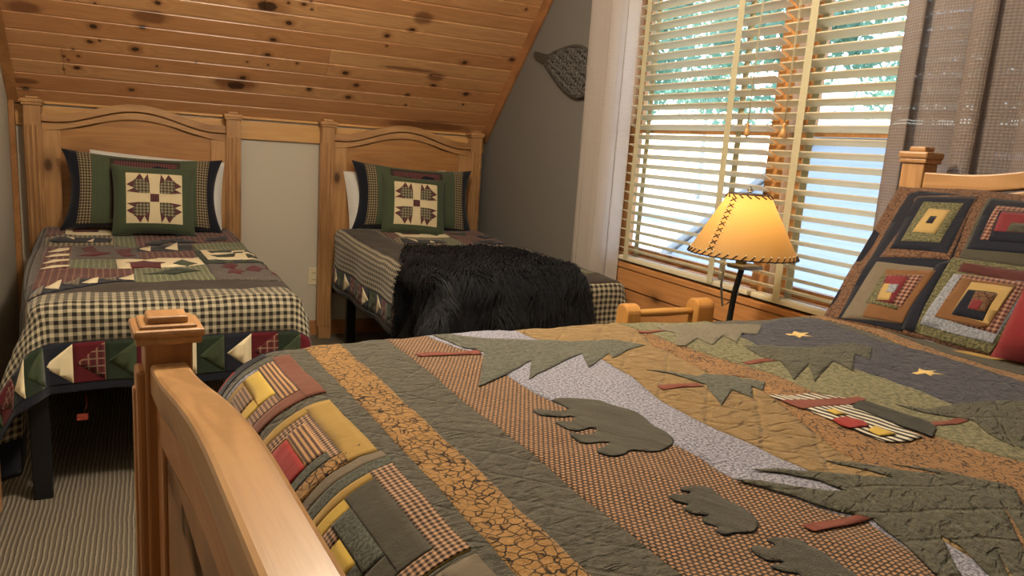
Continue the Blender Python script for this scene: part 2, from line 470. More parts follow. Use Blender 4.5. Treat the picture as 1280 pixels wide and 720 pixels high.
SMALL = crop(0, 0, 5.142, [(640, 255), (410, 355), (505, 355), (440, 380), (410, 440), (610, 15), (470, 312), (1008, 420)]) + \
    crop(200, 0, 5.142, [(825, 14), (970, 5), (560, 393), (695, 413), (880, 403), (232, 395), (975, 55)]) + \
    crop(420, 0, 5.142, [(325, 290), (445, 670), (815, 668), (1220, 55), (610, 480)])
warp = t.math('MULTIPLY', t.math('SUBTRACT', t.noise(uv, 22, 2), .5), .9)
X_, Y_, Z_ = t.sep(uv)
def knot_field(kx, ky, rx, ry):
    dx = t.math('MULTIPLY', t.math('SUBTRACT', X_, kx), 1/rx); dy = t.math('MULTIPLY', t.math('SUBTRACT', Y_, ky), 1/ry)
    return t.math('SQRT', t.math('ADD', t.math('MULTIPLY', dx, dx), t.math('MULTIPLY', dy, dy)))
kd = None
for lst, rx, ry in ((KN, .0165, .0125), (BIGK, .045, .024), (SMALL, .007, .007)):
    for p in lst:
        kx, ky = px_slope(*p); q = random.uniform(.85, 1.25)
        f = knot_field(kx, ky, rx*q, ry*q)
        kd = f if kd is None else t.math('MINIMUM', kd, f)
kd = t.math('ADD', kd, warp)
stain = None
for (px, py), rx, ry in ((crop(420, 0, 5.142, [(470, 440)])[0], .22, .016), ((535, 156), .34, .05), ((30, 8), .09, .04), ((188, 20), .10, .05), ((30, 100), .08, .025), (crop(420, 0, 5.142, [(560, 110)])[0], .07, .05), (crop(420, 0, 5.142, [(640, 490)])[0], .07, .04), (crop(200, 0, 5.142, [(480, 530)])[0], .14, .04)):
    kx, ky = px_slope(px, py); f = knot_field(kx, ky, rx, ry); stain = f if stain is None else t.math('MINIMUM', stain, f)
stain = t.math('ADD', stain, t.math('MULTIPLY', warp, .5))
gn = t.noise(vg, 1.3, 3, .55, .8)
ring = t.ss(t.math('SINE', t.math('ADD', t.math('MULTIPLY', gn, 30.), t.math('MULTIPLY', t.math('MINIMUM', kd, 6.), 1.5))), -1, 1)
fine = t.noise(vg, 6, 4, .6)
c = t.mix(tone, (.60, .335, .15, 1), (.50, .24, .10, 1))
c = t.mix(t.math('MULTIPLY', ring, .28), c, (.27, .115, .042, 1))
c = t.mix(t.math('MULTIPLY', fine, .3), c, (.30, .13, .045, 1))
c = t.mix(t.ss(stain, .5, 1.15, .75, 0), c, (.13, .045, .018, 1))
c = t.mix(t.ss(kd, 1., 2.6, .55, 0), c, (.20, .07, .022, 1))
c = t.mix(t.ss(kd, .75, 1.1, .93, 0), c, (.04, .016, .008, 1))
t.color(c); t.bump(fine, .06, .003)
me.materials.append(t.m)
structure(new_obj('ceiling', me))
b = MB(); b.box((XL-.1, YF, ZF), (XW+.1, yk+.02, ZF+.08)); structure(b.build('ceiling', M['white_paint']))
# trims
b = MB()
def slope_beam(x0, x1, s0, s1, d0, d1):
    v = [slope_xyz(x, s, d) for x in (x0, x1) for s in (s0, s1) for d in (d0, d1)]
    t_ = bmesh.new(); vs = [t_.verts.new(p) for p in v]
    for f in ((0, 1, 3, 2), (4, 6, 7, 5), (0, 4, 5, 1), (2, 3, 7, 6), (0, 2, 6, 4), (1, 5, 7, 3)): t_.faces.new([vs[i] for i in f])
    bmesh.ops.bevel(t_, geom=t_.edges[:], offset=.003, segments=2, profile=.5, affect='EDGES')
    b.merge(t_)
slope_beam(XW-.018, XW-.001, 0.0, S_TOP, -.01, .085)
structure(b.build('trim_1', wood('rake_pine', 1, (.40, .19, .075), (.25, .10, .035), True, .42, 8.1)))
b = MB(); slope_beam(XL+.001, XL+.05, -.0, S_TOP, -.01, .03)
b.box((XL+.001, YB-.035, 0), (XL+.03, YB-.001, CZ-.01), .003)
structure(b.build('trim_2', M['trim']))
b = MB(); b.box((XL+.03, YB-.02, 1.262), (XW-.003, YB-.001, 1.372), .003)
b.box((XL+.03, YB-.024, 1.383), (XW-.022, YB-.001, 1.398), .003)
structure(b.build('trim_3', M['light_pine']))
b = MB(); b.box((XL+.03, YB-.015, 0), (XW-.003, YB-.001, .1), .003); structure(b.build('baseboard_back', M['trim']))
b = MB(); b.box((XW-.015, W_Y1+.3, 0), (XW-.001, YB-.02, .1), .003); structure(b.build('baseboard_right', M['trim']))
# window casing, stool and apron
b = MB()
b.box((XW-.02, W_Y1-.005, W_Z0-.02), (XW-.001, W_Y1+.09, W_Z1+.09), .004)
b.box((XW-.02, W_Y0-.09, W_Z0-.02), (XW-.001, W_Y0+.005, W_Z1+.09), .004)
b.box((XW-.022, W_Y0-.09, W_Z1-.005), (XW-.001, W_Y1+.09, W_Z1+.09), .004)
b.box((XW-.028, W_Y0-.1, W_Z0-.028), (XW+.1, W_Y1+.02, W_Z0), .005)
b.box((XW-.022, W_Y0-.09, W_Z0-.125), (XW-.001, W_Y1+.09, W_Z0-.03), .004)
b.box((XW-.015, W_Y0-.09, W_Z0-.33), (XW-.001, W_Y1+.09, W_Z0-.13), .003)
structure(b.build('trim_4', wood('casing_pine', 1, (.50, .235, .085), (.30, .12, .035), True, .4, 2.9)))

MULL = [(W_Y1, 2.177), (2.158, 1.20), (1.18, W_Y0)]          # glass units (far to near), mullion posts between
for i, (ya, yb) in enumerate(MULL):
    xg = XW+.085
    f = MB()
    jl = .035
    y0, y1 = yb, ya
    ma = .0 if i == 0 else .0675; mb_ = .0 if i == 2 else .0675
    # jambs (half of each mullion post belongs to each unit)
    f.box((XW+.03, y1-jl, W_Z0), (XW+WT, y1+(0 if i == 0 else (MULL[i-1][1]-ya)/2), W_Z1), .003)
    f.box((XW+.03, y0-(0 if i == 2 else (yb-MULL[i+1][0])/2), W_Z0), (XW+WT, y0+jl, W_Z1), .003)
    f.box((XW+.03, y0+jl, W_Z1-.03), (XW+WT, y1-jl, W_Z1), .003); f.box((XW+.05, y0+jl, W_Z0), (XW+WT, y1-jl, W_Z0+.03), .003)
    w = f.build('window_%d' % (i+1), M['win_pine']); structure(w)
    for z0, z1, dx in ((W_Z0+.03, 1.475, 0), (1.445, W_Z1-.03, .03)):
        s = MB(); st = .038
        s.box((xg+dx, y0+jl, z0), (xg+dx+.028, y0+jl+st, z1), .003); s.box((xg+dx, y1-jl-st, z0), (xg+dx+.028, y1-jl, z1), .003)
        s.box((xg+dx, y0+jl+st, z0), (xg+dx+.028, y1-jl-st, z0+st), .003); s.box((xg+dx, y0+jl+st, z1-st), (xg+dx+.028, y1-jl-st, z1), .003)
        s.build('sash', M['win_pine'], w)
        p = MB(); p.box((xg+dx+.012, y0+jl+st-.004, z0+st-.004), (xg+dx+.016, y1-jl-st+.004, z1-st+.004)); p.build('glass_pane', M['glass'], w)

# ------------------------------------------------------------------ blinds
def make_blind(y0, y1, tapes, cords, label):
    r = thing('window_blind', label, 'blind', (XW-.005, .5*(y0+y1), W_Z0+.012), 0, 'wooden blinds on the three windows')
    hw = (y1-y0)/2; cy = .5*(y0+y1); H = W_Z1-W_Z0-.05
    s = MB(); tilt = math.radians(22); z = .055; w = .025
    while z < H-.04:
        # slightly crowned slat, room edge higher
        for sgn in (1,):
            pts = []
            for k in range(5):
                q = -w+2*w*k/4; pts.append((q*math.cos(tilt), -q*math.sin(tilt)+.002*(1-(q/w)**2)))
            top = [(x_, z+z_+.002) for x_, z_ in pts]; bot = [(x_, z+z_-.002) for x_, z_ in pts][::-1]
            s.prism(top+bot, 'y', -hw, hw)
        z += .0456
    s.build('slats', M['slat'], r)
    h = MB(); h.box((-.03, -hw, H-.035), (.03, hw, H+.03), .004); h.build('head_rail', M['slat'], r)
    h = MB(); h.box((-.026, -hw, .0), (.026, hw, .022), .005); h.build('bottom_rail', M['slat'], r)
    for ty in tapes:
        for x_ in (-.031, .031):
            t_ = MB(); n = 24
            for k in range(n):
                za, zb = .01+(H-.02)*k/n, .01+(H-.02)*(k+1)/n
                t_.quad([(x_, ty-cy-.017, za), (x_, ty-cy+.017, za), (x_, ty-cy+.017, zb), (x_, ty-cy-.017, zb)])
            bmesh.ops.remove_doubles(t_.bm, verts=t_.bm.verts[:], dist=1e-5)
            o = t_.build('ladder_tape', M['tape'], r)
            md = o.modifiers.new('thickness', 'SOLIDIFY'); md.thickness = .001
    for cy_, zend in cords:
        t_ = MB(); zz = zend-r.location.z
        for dy in (-.004, .004):
            t_.tube([(-.034, cy_-cy+dy, H-.01), (-.036, cy_-cy+dy*.8, .5*(H+zz)), (-.036, cy_-cy+dy*.3, zz)], .0014, 6)
        o = t_.build('pull_cord', M['tape'], r)
        t_ = MB(); t_.lathe([(.002, .004), (.006, 0), (.008, -.008), (.005, -.014), (.009, -.022), (.012, -.036), (.010, -.046), (.003, -.05)], (-.036, cy_-cy, zz), 14)
        t_.build('tassel', M['light_pine'], o)
    return r
make_blind(2.165, 3.07, [3.00, 2.38], [(2.262, 1.475)], 'wooden slat blind on the far window, beside the pale curtain')
make_blind(1.215, 2.145, [2.01, 1.36], [(2.075, 1.475)], 'wooden slat blind on the middle window, behind the lampshade')
make_blind(.41, 1.195, [1.06, .56], [], 'wooden slat blind mostly covered by the taupe curtain, behind the bed post')

# ------------------------------------------------------------------ curtains
def make_curtain(name, y0, y1, z0, z1, x0, amp, folds, mat, label, flare=0, phase=0.):
    b_ = bmesh.new(); uvl_ = b_.loops.layers.uv.new('UVMap')
    nu, nv = 220, 26; vs = []
    for j in range(nv+1):
        q = j/nv; z = z1+(z0-z1)*q; row = []
        for i in range(nu+1):
            p = i/nu
            a = amp*(.75+.35*q)
            ph = 2*PI*folds*p+phase+.5*math.sin(3.1*p*2*PI+1.3*q)
            xx = x0+a*math.sin(ph)*(.7+.3*math.sin(p*17+phase))+.25*a*math.sin(2.3*ph+2*q)
            yy = y0+(y1-y0)*p+(y1-y0)/folds*.1*math.cos(2*ph)+flare*q*(p-.5)
            row.append((b_.verts.new((xx, yy, z)), (p*(y1-y0)*1.9, z)))
        vs.append(row)
    for j in range(nv):
        for i in range(nu):
            q = [vs[j][i], vs[j][i+1], vs[j+1][i+1], vs[j+1][i]]
            f = b_.faces.new([w_[0] for w_ in q]); f.smooth = True
            for l, w_ in zip(f.loops, q): l[uvl_].uv = w_[1]
    me_ = bpy.data.meshes.new(name); b_.to_mesh(me_); b_.free(); me_.materials.append(mat)
    o = new_obj(name, me_); return tag(o, label, 'curtain', None)
make_curtain('curtain', 3.06, 3.50, .12, 2.4, XW-.045, .011, 3, M['curtain_pale'], 'narrow pale waffle curtain hanging beside the shaded gable wall with the snowshoe', phase=.4)
make_curtain('curtain', .85, 1.62, .12, 2.4, XW-.078, .040, 3.8, M['curtain'], 'wide taupe waffle curtain hanging behind the headboard post', phase=1.9)
rod = MB(); rod.tube([(XW-.07, -.1, 2.41), (XW-.07, 3.7, 2.41)], .012, 12)
for y in (-.1, 3.7): rod.lathe([(.012, -.02), (.028, 0), (.012, .02)], (XW-.07, y, 2.41), 16)
for y in (0.1, 1.8, 3.6): rod.box((XW-.075, y-.006, 2.40), (XW-.001, y+.006, 2.42), .002)
tag(rod.build('curtain_rod', M['black_metal']), 'black curtain rod above the windows', 'curtain rod')

# ------------------------------------------------------------------ headboard builder (local: x across, y back, z up)
def cap(b, x, y, z, w=.105):
    h = w/2; b.box((x-h, y-h, z), (x+h, y+h, z+.02), .006); b.box((x-h+.004, y-h+.004, z-.012), (x+h-.004, y+h-.004, z), .003)
    b.box((x-h*.55, y-h*.55, z+.02), (x+h*.55, y+h*.55, z+.034), .004)
def post(b, x, y, z0, z1, w=.08, flute=-1):
    h = w/2; b.box((x-h, y-h, z0), (x+h, y+h, z1), .004)
    # applied fluting on the show face
    fz0, fz1 = z0+.08, z1-.10
    yy = y+flute*h
    for dx in (-w*.28, 0, w*.28):
        b.box((x+dx-w*.095, yy-.010, fz0), (x+dx+w*.095, yy+.010, fz1), .004)
    for sx in (-1, 1):
        b.box((x+sx*h-.006, y-h*.6, fz0), (x+sx*h+.006, y+h*.6, fz1), .003)
def archz(x, hw, base, rise, k=.86):
    q = min(1, abs(x)/hw)
    e = .5*(1+math.cos(PI*min(1, q/k)))
    return base+rise*e**.9
def arch_strip(b, hw, yb, yf, base0, rise0, base1, rise1, n=40, bevel=.004, k0=.86):
    xs = [-hw+2*hw*i/n for i in range(n+1)]
    pts = [(x_, archz(x_, hw, base1, rise1)) for x_ in xs]+[(x_, archz(x_, hw, base0, rise0, k0)) for x_ in xs[::-1]]
    b.prism(pts, 'y', yb, yf, bevel)
def headboard(parent, W, z_post, z_rail, rise, name='headboard', pw=.08, capw=.105, zlow=.30, mats=None, z0=0.0, front=-1):
    """W: post centre to post centre; the show face looks towards front*y"""
    f = front
    mz, mx, mp = mats
    hw = W/2-pw/2
    p = MB(); arch_strip(p, hw-.07, .006, -.006, zlow, 0, z_rail-.075, rise*1.0, bevel=0)
    hb = p.build(name, mp, parent)
    for sx in (-1, 1):
        q = MB(); post(q, sx*W/2, 0, z0, z_post, pw, f); q.build('post', mz, hb)
        q = MB(); cap(q, sx*W/2, 0, z_post+.012, capw); q.build('post_cap', mx, hb)
        q = MB(); q.box((sx*hw, -.02, zlow), (sx*(hw-.085), .018, z_rail-.086), .004); q.build('stile', mz, hb)
    q = MB(); arch_strip(q, hw, .030, -.030, z_rail-.044, rise*1.03, z_rail, rise); q.build('arched_top_rail', mx, hb)
    q = MB(); arch_strip(q, hw, .023, -.023, z_rail-.092, rise*1.06, z_rail-.050, rise*1.03, k0=1.0); q.build('arched_lower_rail', mx, hb)
    q = MB(); q.box((-hw, -.02, zlow), (hw, .02, zlow+.10), .004); q.build('bottom_rail', mx, hb)
    return hb

# ------------------------------------------------------------------ twin beds
ZT = .70
TW = .50                        # half width of mattress
TLEN = 1.97
def make_twin(loc, rz, label, zt, taper=0):
    r = thing('twin_bed', label, 'bed', loc, 0, 'twin beds against the low wall')
    hb = headboard(r, 1.015, 1.372, 1.333, .083, mats=(M['pine_z'], M['pine_x'], M['panel']))
    hb.location = (0, 0, 0)
    mt = MB(); mt.box((-.46 if taper == 0 else -.36, -TLEN+.01, .46), (.46, -.06, zt-.03), .05, 4)
    m = mt.build('mattress', fabric('ticking', 'plain', (.62, .58, .5)), r, smooth=True); m.rotation_euler = (0, 0, rz)
    fr = MB()
    for sx in (-1, 1): fr.box((sx*.44-.02, -TLEN+.03, .40), (sx*.44+.02, -.06, .46), .003)
    for yy in (-TLEN+.05, -1.0, -.1): fr.box((-.44, yy-.02, .41), (.44, yy+.02, .45), .003)
    fo = fr.build('metal_frame', M['black_metal'], r); fo.rotation_euler = (0, 0, rz)
    for sx in (-1, 1):
        for yy in (-TLEN+.03, -.25):
            l = MB(); l.box((sx*.40-.03, yy-.02, .0), (sx*.40+.03, yy+.02, .41), .004); l.build('leg', M['black_metal'], fo)
    tg = MB(); tg.box((-.29, -TLEN+.02, .275), (-.255, -TLEN+.022, .298)); tg.tube([(-.268, -TLEN+.021, .297), (-.258, -TLEN+.021, .33), (-.266, -TLEN+.025, .41)], .0012, 5)
    o_ = tg.build('care_tag', fabric('tag_red', 'plain', (.30, .05, .03)), fo); o_['label'] = 'small red tag'
    return r
HBY = 4.83
LBX, RBX = -.035, 1.545
LROT, RROT = math.radians(2.6), math.radians(1.5)
ZT2 = .735
bedL = make_twin((LBX, HBY, 0), LROT, 'pine twin bed in the left corner with an arched headboard and green pillows', ZT, 1)
bedR = make_twin((RBX, HBY, 0), RROT, 'pine twin bed under the low end of the ceiling, covered by black fur', ZT2)

# twin quilts: cloth coordinates c (across), d (down from the head)
def drape_twin(zt, shift, hw=TW, ln=TLEN, seed=0, r=.055, taper=0., dsh=0.):
    def f(c, d, off):
        d = d+dsh
        a = c+shift
        ia, idd = hw-r, ln-r
        if a < 0: ia -= taper*max(0, min(1, (d-.9)/(ln-.9)))**1.5
        ea = abs(a)-ia; ed = d-idd
        sgn = 1 if a >= 0 else -1
        ea = max(0, ea); ed = max(0, ed)
        q = math.hypot(ea, ed)
        if q < 1e-6:
            z = zt+off; xx, yy = a, d; nx = ny = 0
        else:
            dx, dy = ea/q, ed/q
            if q < r*PI/2:
                h = r*math.sin(q/r); z = zt-r*(1-math.cos(q/r)); n_h = math.sin(q/r); n_z = math.cos(q/r)
            else:
                e = q-r*PI/2
                cor = 2*dx*dy
                h = r+.06*e+cor*.42*e*(1+.25*math.sin(6*math.atan2(dy, dx)))
                h += .010*math.sin((c if ed > ea else d)*13+seed)*min(1, e/.1)
                z = zt-r-e*math.sqrt(max(.1, 1-(.06+cor*.3)**2)); n_h = 1; n_z = .05
            xx = sgn*(min(abs(a), ia)+dx*(h+off*n_h)); yy = min(d, idd)+dy*(h+off*n_h); z += off*n_z
        nz_ = noise.noise(Vector((c*7, d*7, seed*3.1)))*.007+noise.noise(Vector((c*18, d*18, seed)))*.003
        if q < .1 and d < .75: z += .022*(1-(d/.75)**2)
        z += nz_*(1 if q < .1 else .3)
        return (xx, -yy, z)
    return f
G = {}
def FM(k): return G[k]
G['gingham'] = fabric('gingham', 'gingham', (.45, .39, .275), (.020, .017, .014), .027, bump=.35, wr=40)
G['gingham_s'] = fabric('gingham_small', 'gingham', (.42, .34, .20), (.02, .016, .012), .022, bump=.35)
G['dark'] = fabric('dark_brown', 'plain', (.045, .033, .026), bump=.5, wr=50, aniso=(1, .4, 1))
G['navy'] = fabric('navy', 'plain', (.012, .014, .024), bump=.4)
G['burg_plaid'] = fabric('burgundy_plaid', 'plaid', (.105, .016, .020), (.27, .18, .12), .026, (.02, .01, .012), bump=.35)
G['burg'] = fabric('burgundy', 'plain', (.10, .008, .014), bump=.4)
G['cream'] = fabric('cream', 'plain', (.82, .70, .46), bump=.3)
G['green_plaid'] = fabric('green_plaid', 'plaid', (.115, .125, .065), (.30, .31, .19), .022, (.06, .07, .035), bump=.35)
G['heather'] = fabric('charcoal_heather', 'heather', (.035, .03, .028), (.17, .14, .12), .006, bump=.35)
G['taupe'] = fabric('taupe_plaid', 'gingham', (.24, .19, .13), (.09, .07, .05), .014, bump=.3)
G['green'] = fabric('leaf_green', 'plain', (.05, .068, .034), bump=.4)
G['dgreen'] = fabric('dark_green', 'plain', (.02, .032, .018), bump=.4)
TK = list(G.keys()); TI = {k: i for i, k in enumerate(TK)}; TM = [G[k] for k in TK]
ca_, sa_ = math.cos(LROT), math.sin(LROT)
def to_cloth(px, py):
    p = on_z(px, py, ZT); x_, y_ = p.x-LBX, p.y-HBY
    xx = x_*ca_+y_*sa_; yy = -x_*sa_+y_*ca_
    return (xx, -yy)
A_ = lambda pts: [to_cloth(*p) for p in crop(20, 275, 5.818, pts)]
B_ = lambda pts: [to_cloth(*p) for p in crop(200, 270, 5.818, pts)]
FHW, FB = .46, 1.585     # field half width, field end
DB, GB, EB = FB+.195, FB+.195+.30, FB+.195+.30+.175
DS, GS, ES = FHW+.20, FHW+.42, FHW+.56
D0 = .06
tw = []
def T(poly, k, lay): tw.append((poly, TI[k], .0012*lay))
# border rings, as strips so the checks stay aligned
T(rect(-FHW, D0, FHW, FB), 'heather', 0)
for s in (-1, 1):
    T(rect(s*FHW, D0, s*DS, FB), 'dark', 0); T(rect(s*DS, D0, s*GS, DB), 'gingham', 0)
    T([(s*FHW, FB), (s*DS, FB), (s*DS, DB), (s*FHW, DB)], 'dark', 0)
    T(rect(s*GS, D0, s*ES, GB), 'navy', 0); T(rect(s*DS, DB, s*GS, GB), 'gingham', 0); T(rect(s*GS, GB, s*ES, EB), 'navy', 0)
T(rect(-FHW, FB, FHW, DB), 'dark', 0); T(rect(-DS, DB, DS, GB), 'gingham', 0); T(rect(-GS, GB, GS, EB), 'navy', 0)
T(rect(-FHW, D0, FHW, .36), 'gingham_s', 1)
# flying geese around the hem
geese = [('burg', 'burg_plaid'), ('navy', 'cream'), ('dgreen', 'green'), ('navy', 'cream'), ('burg', 'burg_plaid'), ('dgreen', 'green')]
n = 18; stpx = 2*GS/n
for i in range(n):
    bg, fg = geese[(i+4) % 6] if i else ('burg', 'burg_plaid'); x0 = -GS+i*stpx
    T(rect(x0, GB+.004, x0+stpx, EB-.03), bg, 1)
    T([(x0+stpx, GB+.006), (x0+stpx, EB-.032), (x0+stpx*.1, .5*(GB+EB)-.012)], fg, 2)
n = 20; stpy = (GB-D0)/n
for s in (-1, 1):
    for i in range(n):
        bg, fg = geese[i % 6]; y0 = D0+i*stpy
        T(rect(s*(GS+.004), y0, s*(ES-.03), y0+stpy), bg, 1)
        T([(s*(GS+.006), y0), (s*(ES-.032), y0), (s*(.5*(GS+ES)-.012), y0+stpy*.9)], fg, 2)
# the sampler blocks
T(A_([(225, 90), (365, 82), (360, 135), (215, 150)]), 'burg_plaid', 2)
T(A_([(365, 82), (845, 105), (855, 135), (360, 132)]), 'cream', 3)
T(A_([(385, 100), (500, 85), (620, 103), (600, 105), (600, 118), (415, 120), (412, 104)]), 'burg', 4)
T(A_([(680, 112), (740, 97), (830, 115), (740, 127)]), 'green', 4)
T(A_([(220, 150), (360, 132), (710, 138), (715, 190), (215, 200)]), 'gingham_s', 2)
T(A_([(240, 175), (290, 150), (700, 160), (690, 178), (290, 182)]), 'navy', 4)
T(A_([(370, 150), (430, 158), (420, 168)]), 'cream', 5); T(A_([(520, 175), (570, 160), (560, 178)]), 'cream', 5)
T(A_([(710, 138), (860, 140), (880, 205), (715, 195)]), 'green_plaid', 2)
T(A_([(410, 195), (880, 205), (905, 285), (400, 290)]), 'heather', 2)
for lf in ([(470, 210), (560, 203), (600, 240), (690, 248), (560, 272), (450, 265), (510, 240)], [(720, 222), (840, 213), (830, 240), (870, 268), (780, 272), (745, 250)]):
    T(A_(lf), 'burg', 4)
T(A_([(215, 200), (410, 195), (385, 352), (165, 385)]), 'burg_plaid', 2)
for i in range(4):
    y0 = 238+i*36+i*i*2; x0 = 232-i*18
    T(A_([(x0, y0), (x0+80, y0-22), (390, y0-26-i), (385, y0-16-i), (x0+95, y0-8)]), 'cream', 4)
T(A_([(400, 290), (725, 290), (730, 357), (385, 355)]), 'green_plaid', 2)
hs = crop(20, 275, 5.818, [(725, 292), (1280, 282)])+crop(200, 270, 5.818, [(278, 305), (325, 355)])+crop(20, 275, 5.818, [(740, 357)])
T([to_cloth(*p) for p in hs], 'cream', 3)
T(A_([(795, 318), (930, 300), (1090, 322), (1052, 326), (1055, 352), (835, 352), (830, 325)]), 'burg', 4)
T(B_([(95, 355), (160, 325), (275, 350), (200, 362)]), 'green', 4)
T(A_([(165, 385), (385, 355), (860, 358), (862, 412), (470, 437), (98, 512)]), 'burg_plaid', 2)
T(A_([(98, 512), (470, 437), (862, 408), (862, 446), (590, 470), (310, 520), (75, 560)]), 'navy', 3)
for tr_ in ([(210, 502), (332, 445), (312, 508)], [(480, 457), (602, 419), (592, 462)], [(748, 430), (857, 404), (860, 444)]): T(A_(tr_), 'cream', 5)
for tr_ in ([(85, 555), (205, 482), (180, 542)], [(350, 470), (472, 430), (452, 474)], [(640, 436), (735, 418), (727, 450)]): T(A_(tr_), 'taupe', 5)
gp = crop(20, 275, 5.818, [(862, 358)])+crop(200, 270, 5.818, [(325, 355), (408, 462)])+crop(20, 275, 5.818, [(862, 450)])
T([to_cloth(*p) for p in gp], 'green_plaid', 2)
pt = crop(20, 275, 5.818, [(925, 402), (1050, 380), (1120, 358)])+crop(200, 270, 5.818, [(130, 382), (290, 405), (160, 425), (100, 440), (0, 432)])
T([to_cloth(*p) for p in pt], 'dgreen', 4)
T([to_cloth(*p) for p in ((166, 293), (286, 290), (297, 305), (200, 306), (172, 311))], 'burg_plaid', 2)
for lf in ([(100, 155), (250, 150), (275, 168), (120, 178)], [(300, 125), (480, 120), (450, 142), (300, 142)], [(335, 182), (480, 172), (490, 195), (330, 200)], [(0, 190), (150, 185), (270, 205), (120, 212)]): T(B_(lf), 'navy', 4)
T(A_([(900, 115), (1100, 105), (1050, 125)]), 'dgreen', 4); T(A_([(935, 190), (1000, 162), (1120, 172), (1050, 195)]), 'navy', 4)
T(A_([(870, 208), (1280, 190), (1290, 225), (890, 236)]), 'navy', 3)
for tr_ in ([(900, 218), (980, 203), (978, 232)], [(1085, 212), (1172, 186), (1178, 220)]): T(A_(tr_), 'cream', 5)
T(A_([(890, 236), (1290, 225), (1310, 283), (915, 292)]), 'burg_plaid', 3)
T(B_([(215, 218), (700, 203), (760, 250), (290, 255)]), 'green_plaid', 3)
T(B_([(245, 255), (292, 255), (350, 320), (325, 355), (280, 310)]), 'dgreen', 3)
T(B_([(290, 255), (760, 255), (850, 310), (345, 320)]), 'cream', 4)
for q in ([(340, 262), (520, 252), (520, 270), (370, 277)], [(620, 252), (740, 262), (700, 274), (610, 268)], [(360, 292), (550, 282), (540, 302), (420, 306)], [(620, 285), (780, 288), (800, 305), (640, 308)], [(530, 270), (600, 268), (605, 278), (535, 280)]): T(B_(q), 'dgreen', 5)
T(B_([(325, 325), (870, 312), (940, 348), (345, 355)]), 'navy', 3)
for i in range(5):
    x0 = 335+i*108; T(B_([(x0, 348-i*2), (x0+75, 322-i), (x0+95, 346-i*2)]), 'green', 5)
T(B_([(345, 355), (940, 348), (1050, 468), (408, 462)]), 'heather', 3)
for x0, y0 in ((510, 368), (555, 410), (690, 386), (825, 363), (872, 415)):
    T(B_([(x0-55, y0-8), (x0-20, y0-20), (x0+30, y0-16), (x0+62, y0+4), (x0+30, y0+10), (x0+40, y0+26), (x0-20, y0+16), (x0-65, y0+12)]), 'burg', 4)
T(B_([(500, 118), (560, 118), (740, 215), (690, 222)]), 'burg_plaid', 3)
for i in range(5):
    x0, y0 = 510+i*42, 122+i*21
    T(B_([(x0, y0), (x0+60, y0+10), (x0+85, y0+24), (x0+30, y0+12)]), 'cream', 5)
def make_quilt(bed_x, rz, zt, shift, bounds, label, seed, hw=TW, taper=0., dsh=0.):
    o = patch_mesh('quilt', tw, drape_twin(zt, shift, hw, seed=seed, taper=taper, dsh=dsh), .03, TM, None, bounds, 0, flip=True)
    o.location = (bed_x, HBY, 0); o.rotation_euler = (0, 0, rz)
    return tag(o, label, 'quilt', None)
quiltL = make_quilt(LBX, LROT, ZT, 0, (-ES, .56, 0, EB), 'sampler quilt spread on the left twin bed, its patchwork blocks uncovered', 1., TW, .08)
quiltR = make_quilt(RBX-.02, RROT, ZT2, .21, (-ES, .30, 0, EB), 'sampler quilt on the right twin bed, half hidden by the fur throw', 2.3, .49, 0., .17)
for q in (quiltL, quiltR):
    md = q.modifiers.new('thickness', 'SOLIDIFY'); md.thickness = .006; md.offset = -1

# ------------------------------------------------------------------ black fur throw on the right bed
fd = drape_twin(ZT2+.028, 0, .50, seed=2.3)
def fur_pt(a, d):
    x_, y_, z_ = fd(a, d, 0)
    return Vector((x_, y_, z_))
def fur_inside(a, d):
    # irregular hide outline
    e = noise.noise(Vector((a*5, d*5, 4.2)))*.05
    top = 1.13+.06*math.sin((a+.4)*2.2)+max(0, min(1, (-.34-a)/.16))*.40
    return (-.86+e < a < .26+e*.6) and (top+e < d < 2.30+e)
fur_o = thing('fur_throw', 'shaggy black fur throw draped over the foot of the right twin bed', 'throw', (RBX-.02, HBY, 0), RROT)
hide = bmesh.new(); vv = {}
step = .025
for i in range(-36, 20):
    for j in range(38, 96):
        a0, d0 = i*step, j*step
        if fur_inside(a0+step/2, d0+step/2):
            q = []
            for p in ((a0, d0), (a0+step, d0), (a0+step, d0+step), (a0, d0+step)):
                if p not in vv: vv[p] = hide.verts.new(fur_pt(*p))
                q.append(vv[p])
            hide.faces.new(q)
bmesh.ops.recalc_face_normals(hide, faces=hide.faces[:])
hm = bpy.data.meshes.new('hide'); hide.to_mesh(hm); hide.free()
M['fur'] = plain('black_fur', (.016, .017, .021), .6, .22)
hm.materials.append(M['fur']); ho = new_obj('hide', hm, fur_o)
md = ho.modifiers.new('thickness', 'SOLIDIFY'); md.thickness = .008; md.offset = 0
rnd = random.Random(3)
verts, faces = [], []
cnt = 0
